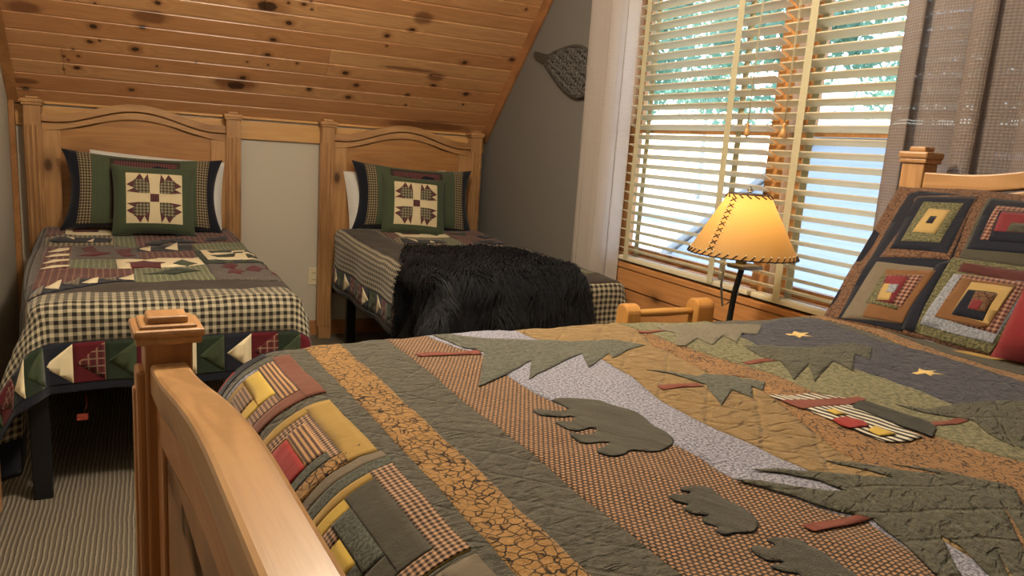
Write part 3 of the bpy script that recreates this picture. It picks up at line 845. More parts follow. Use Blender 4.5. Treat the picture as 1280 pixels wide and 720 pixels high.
while cnt < 36000:
    a, d = rnd.uniform(-.88, .46), rnd.uniform(.95, 2.36)
    if not fur_inside(a, d): continue
    cnt += 1
    p = fur_pt(a, d); e = .01
    ta = (fur_pt(a+e, d)-p); td = (fur_pt(a, d+e)-p)
    nrm = td.cross(ta); 
    if nrm.length < 1e-9: continue
    nrm.normalize()
    if nrm.dot(p-Vector((0, -1.0, .25))) < 0: nrm = -nrm
    ta.normalize(); td.normalize()
    k = noise.noise_vector(Vector((a*9, d*9, 1.)))
    comb = (td*(.9+k.x*1.6)+ta*(k.y*1.8-.35)); comb.normalize()
    L = rnd.uniform(.045, .085); w = rnd.uniform(.0012, .0026)
    side = Vector((rnd.uniform(-1, 1), rnd.uniform(-1, 1), rnd.uniform(-1, 1)))
    dirv = (nrm*rnd.uniform(.35, .9)+comb*.9+side*.25).normalized()
    s_ = dirv.cross(nrm); s_ = s_.normalized() if s_.length > 1e-6 else ta
    q0 = p; q1 = p+dirv*L*.5+nrm*L*.1; q2 = p+(dirv*L)+Vector((0, 0, -1))*L*.35+comb*L*.2
    i0 = len(verts)
    verts += [q0-s_*w, q0+s_*w, q1-s_*w*.8, q1+s_*w*.8, q2]
    faces += [(i0, i0+1, i0+3, i0+2), (i0+2, i0+3, i0+4)]
fm = bpy.data.meshes.new('fur_pile'); fm.from_pydata([tuple(v) for v in verts], [], faces); fm.materials.append(M['fur'])
fo = new_obj('fur_pile', fm, fur_o); fo['kind'] = 'stuff'

# ------------------------------------------------------------------ pillows
def pillow_mesh(name, w, h, th, mats, patches, parent=None, g=.02, flange=0, edge_mi=0, back_mi=0, pinch=.06, seed=0, fronty=-1):
    """local: x across, z up (0..h), front looks to -y. patches in x,z (layered)"""
    def prof(x, z, side, off=0):
        nx = min(1, abs(x)/(w/2)); nz_ = min(1, abs(z-h/2)/(h/2))
        fx = max(0, 1-nx**2.6); fz = max(0, 1-nz_**2.6)
        t_ = th/2*(fx*fz)**.5+.004*(1 if nx < 1 and nz_ < 1 else 0)
        t_ += noise.noise(Vector((x*9, z*9, seed+side)))*.006*(fx*fz)**.3
        # corners pulled in
        cx = x*(1-pinch*.5*(1-nz_**2)*nx**3)
        cz = h/2+(z-h/2)*(1-pinch*.6*(1-nx**2)*nz_**3)
        return (cx, side*(t_+off), cz)
    o = patch_mesh(name, patches, lambda x, z, off: prof(x, z, -1, off), g, mats, parent)
    bk = patch_mesh('back_cover', [(rect(-w/2, 0, w/2, h), back_mi, 0)], lambda x, z, off: prof(x, z, 1, off), g*1.5, mats, o, flip=True)
    return o
G2 = dict(navy=G['navy'], ging=fabric('sham_gingham', 'gingham', (.34, .27, .16), (.02, .014, .014), .016, bump=.35),
          green=fabric('sham_green', 'plaid', (.068, .088, .05), (.10, .125, .075), .012, (.045, .06, .035), bump=.6, wr=30), dark=G['dark'], burg=fabric('sham_burg', 'gingham', (.20, .09, .09), (.06, .012, .018), .013, bump=.3),
          cream=fabric('paw_cream', 'plain', (.72, .60, .38), bump=.25), pile=fabric('pillow_green', 'plain', (.068, .09, .05), bump=.5, wr=90),
          paw=fabric('paw_plaid', 'gingham', (.30, .27, .17), (.06, .045, .04), .017, bump=.2), claw=fabric('paw_claw', 'gingham', (.16, .075, .075), (.06, .015, .022), .012, bump=.2), dgreen=G['dgreen'],
          white=fabric('white_cotton', 'plain', (.78, .76, .72), bump=.3, wr=20))
PK = list(G2.keys()); PI_ = {k: i for i, k in enumerate(PK)}; PM = [G2[k] for k in PK]
def sham(label, loc, rot):
    w, h = .81, .44
    x0 = w/2; P = []
    def A(poly, k, lay): P.append((poly, PI_[k], .001*lay))
    A(rect(-x0, 0, x0, h), 'navy', 0)
    A(rect(-x0+.07, .02, x0-.07, h-.004), 'ging', 1)
    A(rect(-x0+.14, .02, x0-.14, h-.004), 'green', 2)
    A(rect(-.175, .05, .175, h-.035), 'dark', 3)
    A(rect(-.155, .07, .155, h-.055), 'burg', 4)
    # bear and pine on the panel
    bz = .305
    bear = [(.03, 0), (.05, .035), (.075, .05), (.10, .045), (.13, .04), (.145, .0), (.145, -.06), (.03, -.06), (.04, -.02), (.01, -.005), (.01, .01)]
    A([(x_-.02, z_+bz+.01) for x_, z_ in bear], 'navy', 5)
    tree = [(-.13, 0), (-.10, .01), (-.115, .03), (-.085, .025), (-.09, .05), (-.06, .035), (-.04, .05), (-.045, .02), (-.02, .01), (-.04, -.01), (-.04, -.06), (-.12, -.06)]
    A([(x_, z_+bz) for x_, z_ in tree], 'dgreen', 5)
    o = pillow_mesh('pillow_sham', w, h, .17, PM, P, None, .02, back_mi=PI_['navy'], seed=1, pinch=.24)
    o.location = loc; o.rotation_euler = rot
    return tag(o, label, 'pillow', 'green pillow shams')
def paw_pillow(label, loc, rot):
    w = .41; h = .385; P = []
    def A(poly, k, lay): P.append((poly, PI_[k], .001*lay))
    A(rect(-w/2, 0, w/2, h), 'pile', 0)
    c = .138; cz = h/2
    A([(x_, z_+cz) for x_, z_ in rect(-c, -c, c, c)], 'cream', 2)
    A([(x_, z_+cz) for x_, z_ in rect(-.021, -.021, .021, .021)], 'claw', 4)
    for sx in (-1, 1):
        for sz in (-1, 1):
            f = lambda pts: [(sx*x_, cz+sz*z_) for x_, z_ in pts]
            A(f([(.024, .024), (.072, .024), (.100, .05), (.100, .100), (.05, .100), (.024, .072)]), 'paw', 4)
            A(f([(.072, .024), (.100, .05), (.136, .032)]), 'claw', 4)
            A(f([(.072, .024), (.100, .050), (.100, .050)]), 'claw', 3)
            A(f([(.098, .05), (.098, .094), (.136, .070)]), 'claw', 4)
            A(f([(.024, .072), (.05, .100), (.032, .136)]), 'claw', 4)
            A(f([(.05, .098), (.094, .098), (.070, .136)]), 'claw', 4)
    o = pillow_mesh('throw_pillow', w, h, .15, PM, P, None, .018, back_mi=PI_['pile'], seed=5, pinch=.12)
    o.location = loc; o.rotation_euler = rot
    return tag(o, label, 'pillow', 'bear paw pillows')
def white_pillow(label, loc, rot):
    o = pillow_mesh('white_pillow', .70, .43, .16, PM, [(rect(-.35, 0, .35, .43), PI_['white'], 0)], None, .025, back_mi=PI_['white'], seed=9)
    o.location = loc; o.rotation_euler = rot
    return tag(o, label, 'pillow', 'white pillows behind the shams')
R_ = math.radians
sham('green sham with gingham ends leaning on the headboard of the left twin bed', (-.01, 4.57, ZT+.022), (R_(-16), R_(1.5), R_(1)))
paw_pillow('square green pillow with cream bear paw block on the left twin bed', (.035, 4.42, ZT+.022), (R_(-17), R_(1), R_(2)))
white_pillow('white pillow showing beside the sham on the left twin bed', (.05, 4.69, ZT+.015), (R_(-12), R_(3), 0))
sham('green sham with gingham ends leaning on the headboard of the right twin bed', (1.55, 4.57, ZT2+.005), (R_(-16), R_(2), R_(-2)))
paw_pillow('square green pillow with cream bear paw block on the right twin bed', (1.495, 4.42, ZT2+.0), (R_(-20), R_(3), R_(-6)))
white_pillow('white pillow showing past the sham on the right twin bed', (1.51, 4.69, ZT2-.03), (R_(-16), R_(-3), 0))

# ------------------------------------------------------------------ the near bed
TH = math.radians(4.5)
Fp = on_y(208, 412, 1.25)
U = Vector((math.cos(TH), math.sin(TH), 0)); V = Vector((math.sin(TH), -math.cos(TH), 0))
F0 = Vector((Fp.x, Fp.y, 0))
BL_, BW = 1.935, 1.46
ZQ = .95
def uv_of(p): d = p-F0; return (d.dot(U), d.dot(V))
def world(u, v, z): return F0+U*u+V*v+Vector((0, 0, z))
# bed local frame: x = U, y = -V, z up, origin at the far foot post
bed = thing('full_bed', 'large pine bed in the foreground with an arched footboard and carved post caps', 'bed', (F0.x, F0.y, 0), TH)
# footboard (local x=0, spanning y 0..-BW); arch built along local y
Rz = Matrix.Rotation(-PI/2, 4, 'Z')
def foot_arch(q):    # z over v, measured from the photo
    q = min(q, BW-q)
    e = .5*(1-math.cos(PI*min(1, max(0, (q-.035)/.60)))); return .958+.080*e**.8
fb = MB()
fb.box((-.012, -BW+.1, .30), (.012, -.1, .84))
n = 36
vs_ = [.06+(BW-.12)*i/n for i in range(n+1)]
fb.prism([(-q, foot_arch(q)-.13) for q in vs_]+[(-q, .8) for q in vs_[::-1]], 'x', -.012, .012)
fbo = fb.build('footboard', M['panel_y'], bed)
hq = []
q_ = MB()
vs_ = [.030+(BW-.06)*i/48 for i in range(49)]
q_.prism([(-q, foot_arch(q)) for q in vs_]+[(-q, foot_arch(q)-.05) for q in vs_[::-1]], 'x', -.027, .027, .006)
q_.build('arched_top_rail', wood('footrail_pine', 1, (.46, .265, .115), (.16, .07, .025), True, .3, 12.5, .7), fbo)
q_ = MB()
q_.prism([(-q, foot_arch(q)-.048) for q in vs_]+[(-q, foot_arch(q)-.115) for q in vs_[::-1]], 'x', -.019, .019, .004)
q_.build('arched_lower_rail', M['pine_b_y'], fbo)
for yy in (0, -BW):
    q_ = MB(); h = .034
    q_.box((-h, yy-h, 0), (h, yy+h, .992), .004); q_.build('post', M['pine_b_z'], fbo)
    q_ = MB()
    q_.box((-h-.012, yy-.026, .06), (-h+.004, yy+.026, .945), .005); q_.box((-h-.016, yy-.010, .10), (-h+.004, yy+.010, .915), .004); q_.build('post_moulding', M['pine_b_z'], fbo)
    q_ = MB(); c_ = .0505
    q_.box((-c_+.004, yy-c_+.004, .990), (c_-.004, yy+c_-.004, 1.002), .003)
    q_.box((-c_, yy-c_, 1.0), (c_, yy+c_, 1.014), .005); q_.box((-c_+.010, yy-c_+.010, 1.012), (c_-.010, yy+c_-.010, 1.019), .003)
    q_.box((-.029, yy-.027, 1.017), (.029, yy+.027, 1.030), .004); q_.build('post_cap', M['pine_y'], fbo)
    q_ = MB(); s_ = -1 if yy == 0 else 1
    q_.box((-.019, yy+s_*.034, .28), (.019, yy+s_*.10, .87), .004); q_.build('stile', M['pine_b_z'], fbo)
q_ = MB(); q_.box((-.019, -BW+.034, .28), (.019, -.034, .38), .004); q_.build('bottom_rail', M['pine_b_y'], fbo)
# headboard: reuse the builder turned so that its show face looks at the foot
hbp = headboard(bed, BW, 1.355, 1.332, .095, pw=.066, capw=.086, zlow=.4, mats=(M['pine_z'], M['pine_x'], M['panel']), front=-1)
hbp.location = (BL_, -BW/2, 0); hbp.rotation_euler = (0, 0, -PI/2)
for yy in (-.03, -BW+.03):
    q_ = MB(); q_.box((.03, yy-.012, .42), (BL_-.03, yy+.012, .58), .004); q_.build('side_rail', M['pine_x'], bed)
q_ = MB(); q_.box((.075, -BW+.03, .45), (BL_-.06, -.03, .62), .03, 3); q_.build('box_spring', fabric('box_cloth', 'plain', (.5, .47, .42)), bed, smooth=True)
q_ = MB(); q_.box((.085, -BW+.03, .62), (BL_-.06, -.03, ZQ-.035), .08, 4); q_.build('mattress', FAB['ticking'], bed, smooth=True)

# ---- quilt of the near bed. cloth coordinates: s along the bed, v across (towards the camera)
RF = .14; SF = .205        # foot roll radius and where it starts
RE = .06
def edge_v(s): return -.055+.03*max(0, min(1, (s-.75)/.35))+.05*max(0, min(1, (s-.95)/.6))
def drape_near(s, v, off):
    if s < SF:
        a = (SF-s)/RF
        if a < PI/2: x_ = SF-RF*math.sin(a); z_ = -RF*(1-math.cos(a)); nx, nz_ = -math.sin(a), math.cos(a)
        else: x_ = SF-RF; z_ = -RF-(SF-s-RF*PI/2); nx, nz_ = -1, 0
    else: x_ = s; z_ = 0; nx, nz_ = 0, 1
    ve = edge_v(s)+RE*.55
    ny = 0; y_ = v
    if v < ve:
        a = (ve-v)/RE
        if a < PI/2: y_ = ve-RE*math.sin(a); z_ -= RE*(1-math.cos(a)); ny = -math.sin(a); nz_ *= math.cos(a)
        else: y_ = ve-RE-.04*(ve-v-RE*PI/2); z_ -= RE+(ve-v-RE*PI/2); ny = -1; nz_ = 0
    w_ = noise.noise(Vector((s*6, v*6, .3)))*.006+noise.noise(Vector((s*20, v*15, 2.3)))*.003+noise.noise(Vector((s*42, v*30, 4)))*.0014
    off = off+w_*(1 if s > SF-.05 else .5)
    return (x_+nx*off, -(y_+ny*off), ZQ+z_+nz_*off)
G3 = dict(
    olive=fabric('olive', 'heather', (.074, .068, .052), (.104, .096, .074), .010, bump=.7, wr=70, grid=.052, aniso=(.45, 1, 1), dist=.011),
    crackle=fabric('crackle_gold', 'crackle', (.43, .235, .08), (.016, .010, .006), .0120, bump=1., wr=90, aniso=(1.15, 1, 1), dist=.006),
    tweed=fabric('tweed', 'tweed', (.47, .265, .14), (.022, .016, .014), .0052, bump=.8, wr=120),
    river=fabric('river_grey', 'heather', (.09, .09, .125), (.39, .385, .46), .0042, bump=.5, wr=60, aniso=(.4, 1, 1)),
    gold=fabric('field_gold', 'heather', (.25, .16, .068), (.31, .20, .088), .03, bump=.8, wr=45, grid=.075, aniso=(1, .5, 1), dist=.014),
    path=fabric('path_orange', 'crackle', (.41, .215, .085), (.022, .013, .01), .011, bump=1., wr=80, aniso=(1.6, .9, 1), dist=.006),
    hill=fabric('hill_green', 'heather', (.09, .088, .045), (.24, .22, .125), .009, bump=.7, wr=70, dist=.005),
    sky=fabric('night_navy', 'heather', (.045, .046, .062), (.07, .07, .092), .02, bump=.8, wr=60, grid=.06, dist=.011),
    tree=fabric('tree_green', 'heather', (.082, .083, .064), (.14, .142, .112), .009, bump=.8, wr=70, aniso=(.6, 1, 1), dist=.012),
    tree2=fabric('tree_olive', 'heather', (.070, .067, .046), (.115, .110, .076), .006, bump=.9, wr=55, grid=.06, aniso=(.5, 1, 1), dist=.012),
    tree3=fabric('tree_taupe', 'heather', (.145, .125, .088), (.19, .165, .12), .009, bump=.7, wr=70, dist=.005),
    bear=fabric('bear_olive', 'plain', (.088, .082, .064), bump=.9, wr=18, aniso=(1.6, .5, 1), dist=.012),
    binding=G['navy'],
    rust=fabric('rust', 'plain', (.19, .05, .032), bump=.4), star=fabric('star_gold', 'plain', (.74, .52, .20), bump=.3),
    red=fabric('red', 'plain', (.30, .028, .026), bump=.4), gold2=fabric('bright_gold', 'plain', (.56, .38, .075), bump=.5, wr=40),
    gold3=fabric('dull_gold', 'plain', (.36, .225, .06), bump=.5, wr=40), navy=G['navy'], taupe=fabric('taupe2', 'plain', (.17, .135, .095), bump=.5),
    check=fabric('rust_check', 'gingham', (.46, .28, .17), (.025, .016, .014), .0066, bump=.4), stripe=fabric('tan_stripe', 'stripe', (.42, .24, .11), (.08, .04, .03), .0068, bump=.4),
    logs=fabric('log_stripe', 'stripe', (.66, .60, .48), (.02, .018, .02), .013, bump=.3), dkh=fabric('dark_heather', 'heather', (.035, .038, .03), (.11, .115, .09), .004, bump=.5),
    rustb=fabric('rust_brown', 'plain', (.165, .06, .038), bump=.6, wr=40), black=fabric('roof_black', 'plain', (.035, .036, .03), bump=.6, wr=40),
    dolive=fabric('dark_olive', 'plain', (.068, .062, .045), bump=.6, wr=50))
NK = list(G3.keys()); NI = {k: i for i, k in enumerate(NK)}; NM = [G3[k] for k in NK]
Q = lambda px, py: uv_of(on_z(px, py, ZQ))
def QC(ox, oy, s, pts): return [Q(*p) for p in crop(ox, oy, s, pts)]
nq = []
def N_(poly, k, lay, ang=0): nq.append((poly, NI[k], .0006*lay, ang))
S0, S1, V0, V1 = -.06, 1.80, -.50, BW+.02
N_(rect(S0, V0, S1, V1), 'olive', 0)
def stripe_poly(l0, l1, r0, r1, va=V0, vb=V1):
    def ext(a, b, v): k = (v-a[1])/(b[1]-a[1]); return (a[0]+k*(b[0]-a[0]), v)
    return [ext(l0, l1, va), ext(r0, r1, va), ext(r0, r1, vb), ext(l0, l1, vb)]
N_(stripe_poly(Q(377.5, 429), Q(648.7, 720), Q(421, 426), Q(740.6, 720)), 'crackle', 1, PI/2)
twL = [Q(484.7, 426), Q(854.4, 720)]
def extp(a, b, v): k = (v-a[1])/(b[1]-a[1]); return (a[0]+k*(b[0]-a[0]), v)
riv_l = [Q(*p) for p in ((534.7, 421), (577, 436.6), (602, 442), (634.5, 467.5), (669.7, 490), (760, 535), (848.7, 560), (922, 601), (1021, 632), (1086, 652), (1129, 680), (1174, 720))]
N_([extp(*twL, V0), (riv_l[0][0], V0)]+riv_l+[(riv_l[-1][0]+.02, V1), extp(*twL, V1)], 'tweed', 1, .09)
riv_r = [Q(*p) for p in ((655, 417), (750.5, 450), (790, 474), (827, 502.5), (871, 526), (947.5, 560), (1017.6, 592), (1120, 640), (1250, 720))]
N_([(riv_l[0][0]+.02, V0)]+riv_l+[(riv_l[-1][0]+.02, V1), (riv_r[-1][0]+.02, V1)]+riv_r[::-1]+[(riv_r[0][0], V0)], 'river', 2)
gold_r = [Q(*p) for p in ((790, 406), (815, 433), (838, 440), (866, 456), (890, 470), (944, 472), (958, 493), (1004, 531), (1054, 566), (1115, 601), (1200, 640), (1290, 690))]
N_([(riv_r[0][0], V0)]+riv_r+[(riv_r[-1][0]+.02, V1), (gold_r[-1][0]+.05, V1)]+gold_r[::-1]+[(gold_r[0][0], V0)], 'gold', 3)
path_r = [Q(*p) for p in ((765, 404), (798.6, 414.6), (845, 432), (890, 444), (927, 454), (974, 470), (1014, 491), (1060, 500), (1164, 547), (1241, 571), (1290, 583))]
N_([(gold_r[0][0]-.06, V0)]+gold_r+[(gold_r[-1][0]+.05, V1), (path_r[-1][0]+.05, V1)]+path_r[::-1]+[(path_r[0][0], -.03)], 'path', 4)
hill_r = [Q(*p) for p in ((880, 399), (925, 422), (960, 440), (1045, 457), (1108, 474), (1155, 494), (1194, 511), (1290, 520))]
N_([(path_r[0][0], V0)]+path_r+[(path_r[-1][0]+.05, V1), (hill_r[-1][0]+.05, V1)]+hill_r[::-1]+[(hill_r[0][0], V0)], 'hill', 5)
sky_r = [Q(*p) for p in ((953, 405), (985, 398), (1020, 401), (1060, 414), (1100, 428), (1180, 446), (1290, 484))]
N_(hill_r[1:]+[(hill_r[-1][0]+.05, V1), (sky_r[-1][0]+.02, V1)]+sky_r[::-1], 'sky', 6)
hs_l = [Q(*p) for p in ((1000, 393), (1066, 410), (1126, 430.5), (1197, 453), (1285, 481))]
hs_r = [Q(*p) for p in ((1040, 393.5), (1108, 415.6), (1167, 436), (1285, 471))]
N_([(hs_l[0][0], V0)]+hs_l+[(hs_l[-1][0], V1), (hs_r[-1][0], V1)]+hs_r[::-1]+[(hs_r[0][0]-.01, V0)], 'path', 3)
# log-cabin row at the head
for k, pts in (('dolive', [(560, 72), (640, 82), (1280, 260), (1280, 300), (900, 190)]), ('river', [(640, 85), (720, 88), (960, 160), (890, 165)]), ('rust', [(920, 165), (1000, 160), (1180, 190), (1020, 195)]), ('dolive', [(740, 100), (850, 105), (930, 150), (850, 150)]), ('gold2', [(850, 100), (885, 102), (1035, 158), (1000, 165)]), ('gold3', [(770, 105), (850, 108), (880, 125), (820, 130)]), ('gold3', [(980, 195), (1110, 200), (1280, 245), (1280, 262)])):
    N_(QC(900, 380, 3.368, pts), k, 5 if k != 'dolive' else 4)
# log cabin blocks on the foot roll
def log_block(v0, v1, s_in, s_out, right, top, bot, center):
    lay = 2; a0, a1, b0, b1 = s_out, s_in, v0, v1
    N_(rect(a0, b0, a1, b1), center, lay)
    for i in range(max(len(right), len(top), len(bot))):
        lay += 1
        if i < len(top): w_, k = top[i]; N_(rect(a0, b0, a1, b0+w_), k, lay); 
        if i < len(bot): w2, k2 = bot[i]; N_(rect(a0, b1-w2, a1, b1), k2, lay+.3)
        if i < len(right): w3, k3 = right[i]; N_(rect(a1-w3, b0, a1, b1), k3, lay+.6, PI/2 if k3 == 'stripe' else 0)
        if i < len(top): b0 += top[i][0]
        if i < len(bot): b1 -= bot[i][0]
        if i < len(right): a1 -= right[i][0]
    N_(rect(a0, b0, a1, b1), center, lay+1)
SO = -.04
N_(rect(SO, -.10, .185, -.055), 'dolive', 1); N_(rect(SO, -.075, .10, -.035), 'red', 2); N_(rect(.10, -.075, .19, -.035), 'navy', 2); N_(rect(SO, -.032, .155, -.012), 'navy', 2)
log_block(.005, .222, .190, SO, [(.029, 'rustb'), (.030, 'stripe'), (.030, 'gold2')], [(.018, 'dkh'), (.014, 'river'), (.018, 'gold3')], [(.034, 'rustb'), (.03, 'check'), (.034, 'gold2')], 'check')
log_block(.250, .448, .186, SO, [(.036, 'gold3'), (.013, 'check'), (.030, 'stripe')], [(.022, 'gold3'), (.020, 'check'), (.008, 'stripe')], [(.03, 'crackle'), (.022, 'dkh')], 'red')
N_(rect(SO, .448, .19, .470), 'taupe', 2); N_(rect(SO, .470, .19, .492), 'dkh', 2)
log_block(.492, .690, .188, SO, [(.028, 'check'), (.038, 'dolive'), (.026, 'dkh')], [(.018, 'gold3'), (.022, 'gold2'), (.030, 'check')], [(.024, 'check'), (.034, 'dolive'), (.022, 'dkh')], 'gold2')
log_block(.700, .93, .188, SO, [(.036, 'taupe'), (.04, 'dolive'), (.03, 'rust')], [(.03, 'taupe'), (.02, 'gold3')], [(.03, 'rust')], 'gold3')
log_block(.95, 1.18, .188, SO, [(.036, 'rustb'), (.04, 'gold3'), (.03, 'check')], [(.03, 'dolive'), (.02, 'gold3')], [(.03, 'rust')], 'red')
log_block(1.2, 1.43, .188, SO, [(.036, 'check'), (.04, 'gold2'), (.03, 'dolive')], [(.03, 'dkh'), (.02, 'gold3')], [(.03, 'rust')], 'navy')
quiltN = patch_mesh('quilt', nq, drape_near, .0125, NM, None, (S0, S1, V0, V1), 0, flip=True)
quiltN.location = bed.location; quiltN.rotation_euler = (0, 0, TH)
md = quiltN.modifiers.new('thickness', 'SOLIDIFY'); md.thickness = .006; md.offset = -1
tag(quiltN, 'woodland quilt with bears, pine trees and a cabin spread on the large near bed', 'quilt')
def applique(name, polys, label=None, base=.0042):
    pats = [(p, NI[k], base+.0005*i, ang) for i, (p, k, ang) in enumerate(polys)]
    o = patch_mesh(name, pats, drape_near, .012, NM, quiltN, (S0, S1, V0, V1), .0010, flip=True)
    if label: o['label'] = label
    return o
def grow(poly, d):
    n = len(poly); ar = sum(poly[i][0]*poly[(i+1) % n][1]-poly[(i+1) % n][0]*poly[i][1] for i in range(n))
    sg = 1 if ar > 0 else -1; out = []
    for i in range(n):
        a, b_, c_ = poly[i-1], poly[i], poly[(i+1) % n]
        d1 = Vector((b_[0]-a[0], b_[1]-a[1])); d2 = Vector((c_[0]-b_[0], c_[1]-b_[1]))
        n1 = Vector((d1.y, -d1.x)).normalized()*sg; n2 = Vector((d2.y, -d2.x)).normalized()*sg
        m_ = n1+n2
        if m_.length < .3: m_ = n1
        m_ = m_.normalized()*min(2, 1/max(.4, m_.normalized().dot(n1)))
        out.append((b_[0]+m_.x*d, b_[1]+m_.y*d))
    return out
def smooth_poly(p, it=1):
    for _ in range(it):
        q = []
        for i in range(len(p)):
            a, b_ = p[i], p[(i+1) % len(p)]
            q += [(a[0]*.8+b_[0]*.2, a[1]*.8+b_[1]*.2), (a[0]*.2+b_[0]*.8, a[1]*.2+b_[1]*.8)]
        p = q
    return p
bears = [((650, 480, 6.095), [(240, 120), (280, 110), (440, 112), (600, 130), (690, 175), (880, 225), (950, 270), (1000, 320), (1110, 385), (1170, 440), (1150, 485), (1060, 530), (980, 535), (920, 520), (830, 518), (800, 550), (740, 570), (690, 572), (600, 550), (585, 530), (640, 505), (690, 470), (670, 450), (475, 468), (375, 405), (400, 392), (490, 405), (560, 395), (590, 365), (570, 350), (520, 350), (440, 375), (380, 370), (300, 335), (270, 305), (300, 295), (380, 310), (420, 290), (420, 265), (390, 255), (330, 265), (150, 245), (95, 205), (120, 195), (220, 212), (300, 218), (390, 205), (330, 160)], 'large olive bear'),
         ((820, 560, 2.783), [(90, 145), (150, 138), (190, 140), (215, 165), (300, 205), (350, 245), (355, 270), (340, 290), (270, 290), (240, 300), (210, 285), (222, 270), (165, 250), (165, 238), (190, 230), (155, 228), (115, 222), (100, 210), (120, 198), (70, 190), (45, 175), (60, 165), (110, 172), (125, 160), (85, 155)], 'small olive bear cub'),
         ((820, 560, 2.783), [(330, 345), (350, 335), (400, 350), (420, 335), (385, 320), (400, 312), (500, 318), (530, 345), (570, 365), (650, 420), (710, 462), (735, 500), (700, 540), (620, 545), (590, 530), (560, 500), (510, 470), (505, 430), (450, 425), (405, 410), (410, 400), (450, 395), (440, 385), (390, 385), (350, 365)], 'olive bear cub nearest the viewer')]
for c3, pts, lab in bears:
    p = smooth_poly(QC(*c3, pts))
    applique('bear_applique', [(grow(p, .0009), 'binding', 0), (p, 'bear', .5)], lab, .0020)
trees = [((470, 400, 3.556), [(250, 72), (320, 70), (480, 92), (640, 84), (860, 93), (1060, 99), (1195, 118), (1120, 142), (1050, 176), (1040, 150), (1000, 180), (945, 220), (915, 155), (780, 215), (680, 263), (690, 185), (580, 240), (480, 290), (456, 300), (470, 230), (480, 145), (390, 128), (310, 92)], 'tree', [(172, 160), (462, 138), (470, 152), (195, 174)]),
         ((740, 390, 4.267), [(290, 322), (420, 340), (560, 358), (600, 338), (760, 350), (925, 380), (910, 425), (850, 405), (855, 470), (745, 425), (690, 507), (640, 450), (610, 400), (555, 388), (430, 352)], 'tree', [(345, 408), (560, 395), (597, 406), (375, 428)]),
         ((740, 390, 4.267), [(345, 84), (560, 75), (905, 78), (885, 125), (800, 120), (770, 172), (700, 135), (640, 182), (560, 150), (500, 192), (450, 188), (440, 130), (370, 112)], 'tree3', [(240, 122), (375, 110), (390, 118), (260, 134)]),
         ((900, 380, 3.368), [(125, 200), (100, 178), (200, 184), (380, 188), (560, 180), (640, 195), (630, 247), (565, 226), (558, 292), (475, 250), (435, 290), (398, 328), (372, 262), (310, 322), (285, 285), (250, 250), (190, 238)], 'tree2', [(90, 242), (225, 236), (245, 248), (120, 254)]),
         ((900, 460, 3.368), [(740, 165), (880, 185), (1000, 168), (1150, 154), (1300, 146), (1360, 260), (1320, 385), (1250, 340), (1178, 243), (1238, 348), (1130, 285), (1060, 235), (950, 215), (830, 190)], 'tree2', [(865, 240), (1010, 222), (1045, 236), (890, 256)]),
         ((820, 560, 2.783), [(330, 85), (560, 90), (700, 110), (830, 120), (700, 80), (590, 45), (760, 65), (900, 100), (1010, 112), (820, 62), (960, 85), (1200, 125), (1245, 140), (1290, 220), (1340, 350), (1290, 340), (1190, 190), (1240, 290), (1320, 430), (1350, 520), (1250, 470), (1105, 235), (1175, 340), (1240, 490), (1160, 450), (1060, 350), (988, 308), (1030, 390), (1075, 470), (990, 470), (860, 335), (750, 252), (560, 200), (400, 152), (270, 115), (380, 125), (520, 150), (665, 158), (560, 118), (420, 98)], 'tree2', [(505, 275), (735, 230), (757, 250), (550, 300)])]
for it, (c3, pts, k, tr_) in enumerate(trees):
    p = QC(*c3, pts)
    applique('tree_applique', [(QC(*c3, tr_), 'rust', 0), (p, k, .4)], None, (.0026, .0032, .0042, .0042, .0042, .0032)[it])
for pts in ([(275, 130), (303, 133), (312, 120), (337, 129), (372, 129), (352, 138), (390, 148), (345, 141), (337, 148), (318, 139), (290, 137)], [(806, 295), (832, 293), (836, 279), (866, 290), (908, 284), (890, 298), (948, 309), (900, 305), (885, 313), (865, 301), (830, 303)]):
    applique('star_applique', [(QC(900, 380, 3.368, pts), 'star', 0)])
cb = lambda pts: QC(900, 460, 3.368, pts)
applique('cabin_applique', [(cb([(205, 128), (380, 116), (500, 126), (560, 138), (430, 142), (260, 154)]), 'logs', PI/2+.35), (cb([(355, 185), (545, 165), (690, 235), (850, 312), (800, 322), (690, 320), (560, 270), (450, 228)]), 'logs', PI/2+.12),
    (cb([(255, 152), (430, 140), (580, 132), (612, 146), (545, 165), (345, 188)]), 'rust', 0), (cb([(555, 172), (580, 150), (620, 155), (760, 205), (880, 240), (908, 266), (888, 312), (860, 302), (700, 240), (560, 187)]), 'black', 0),
    (cb([(470, 236), (530, 224), (600, 240), (625, 262), (545, 268), (505, 256)]), 'red', 0), (cb([(445, 201), (480, 192), (535, 212), (485, 220)]), 'gold2', 0), (cb([(620, 276), (650, 265), (740, 298), (668, 300)]), 'gold2', 0)])

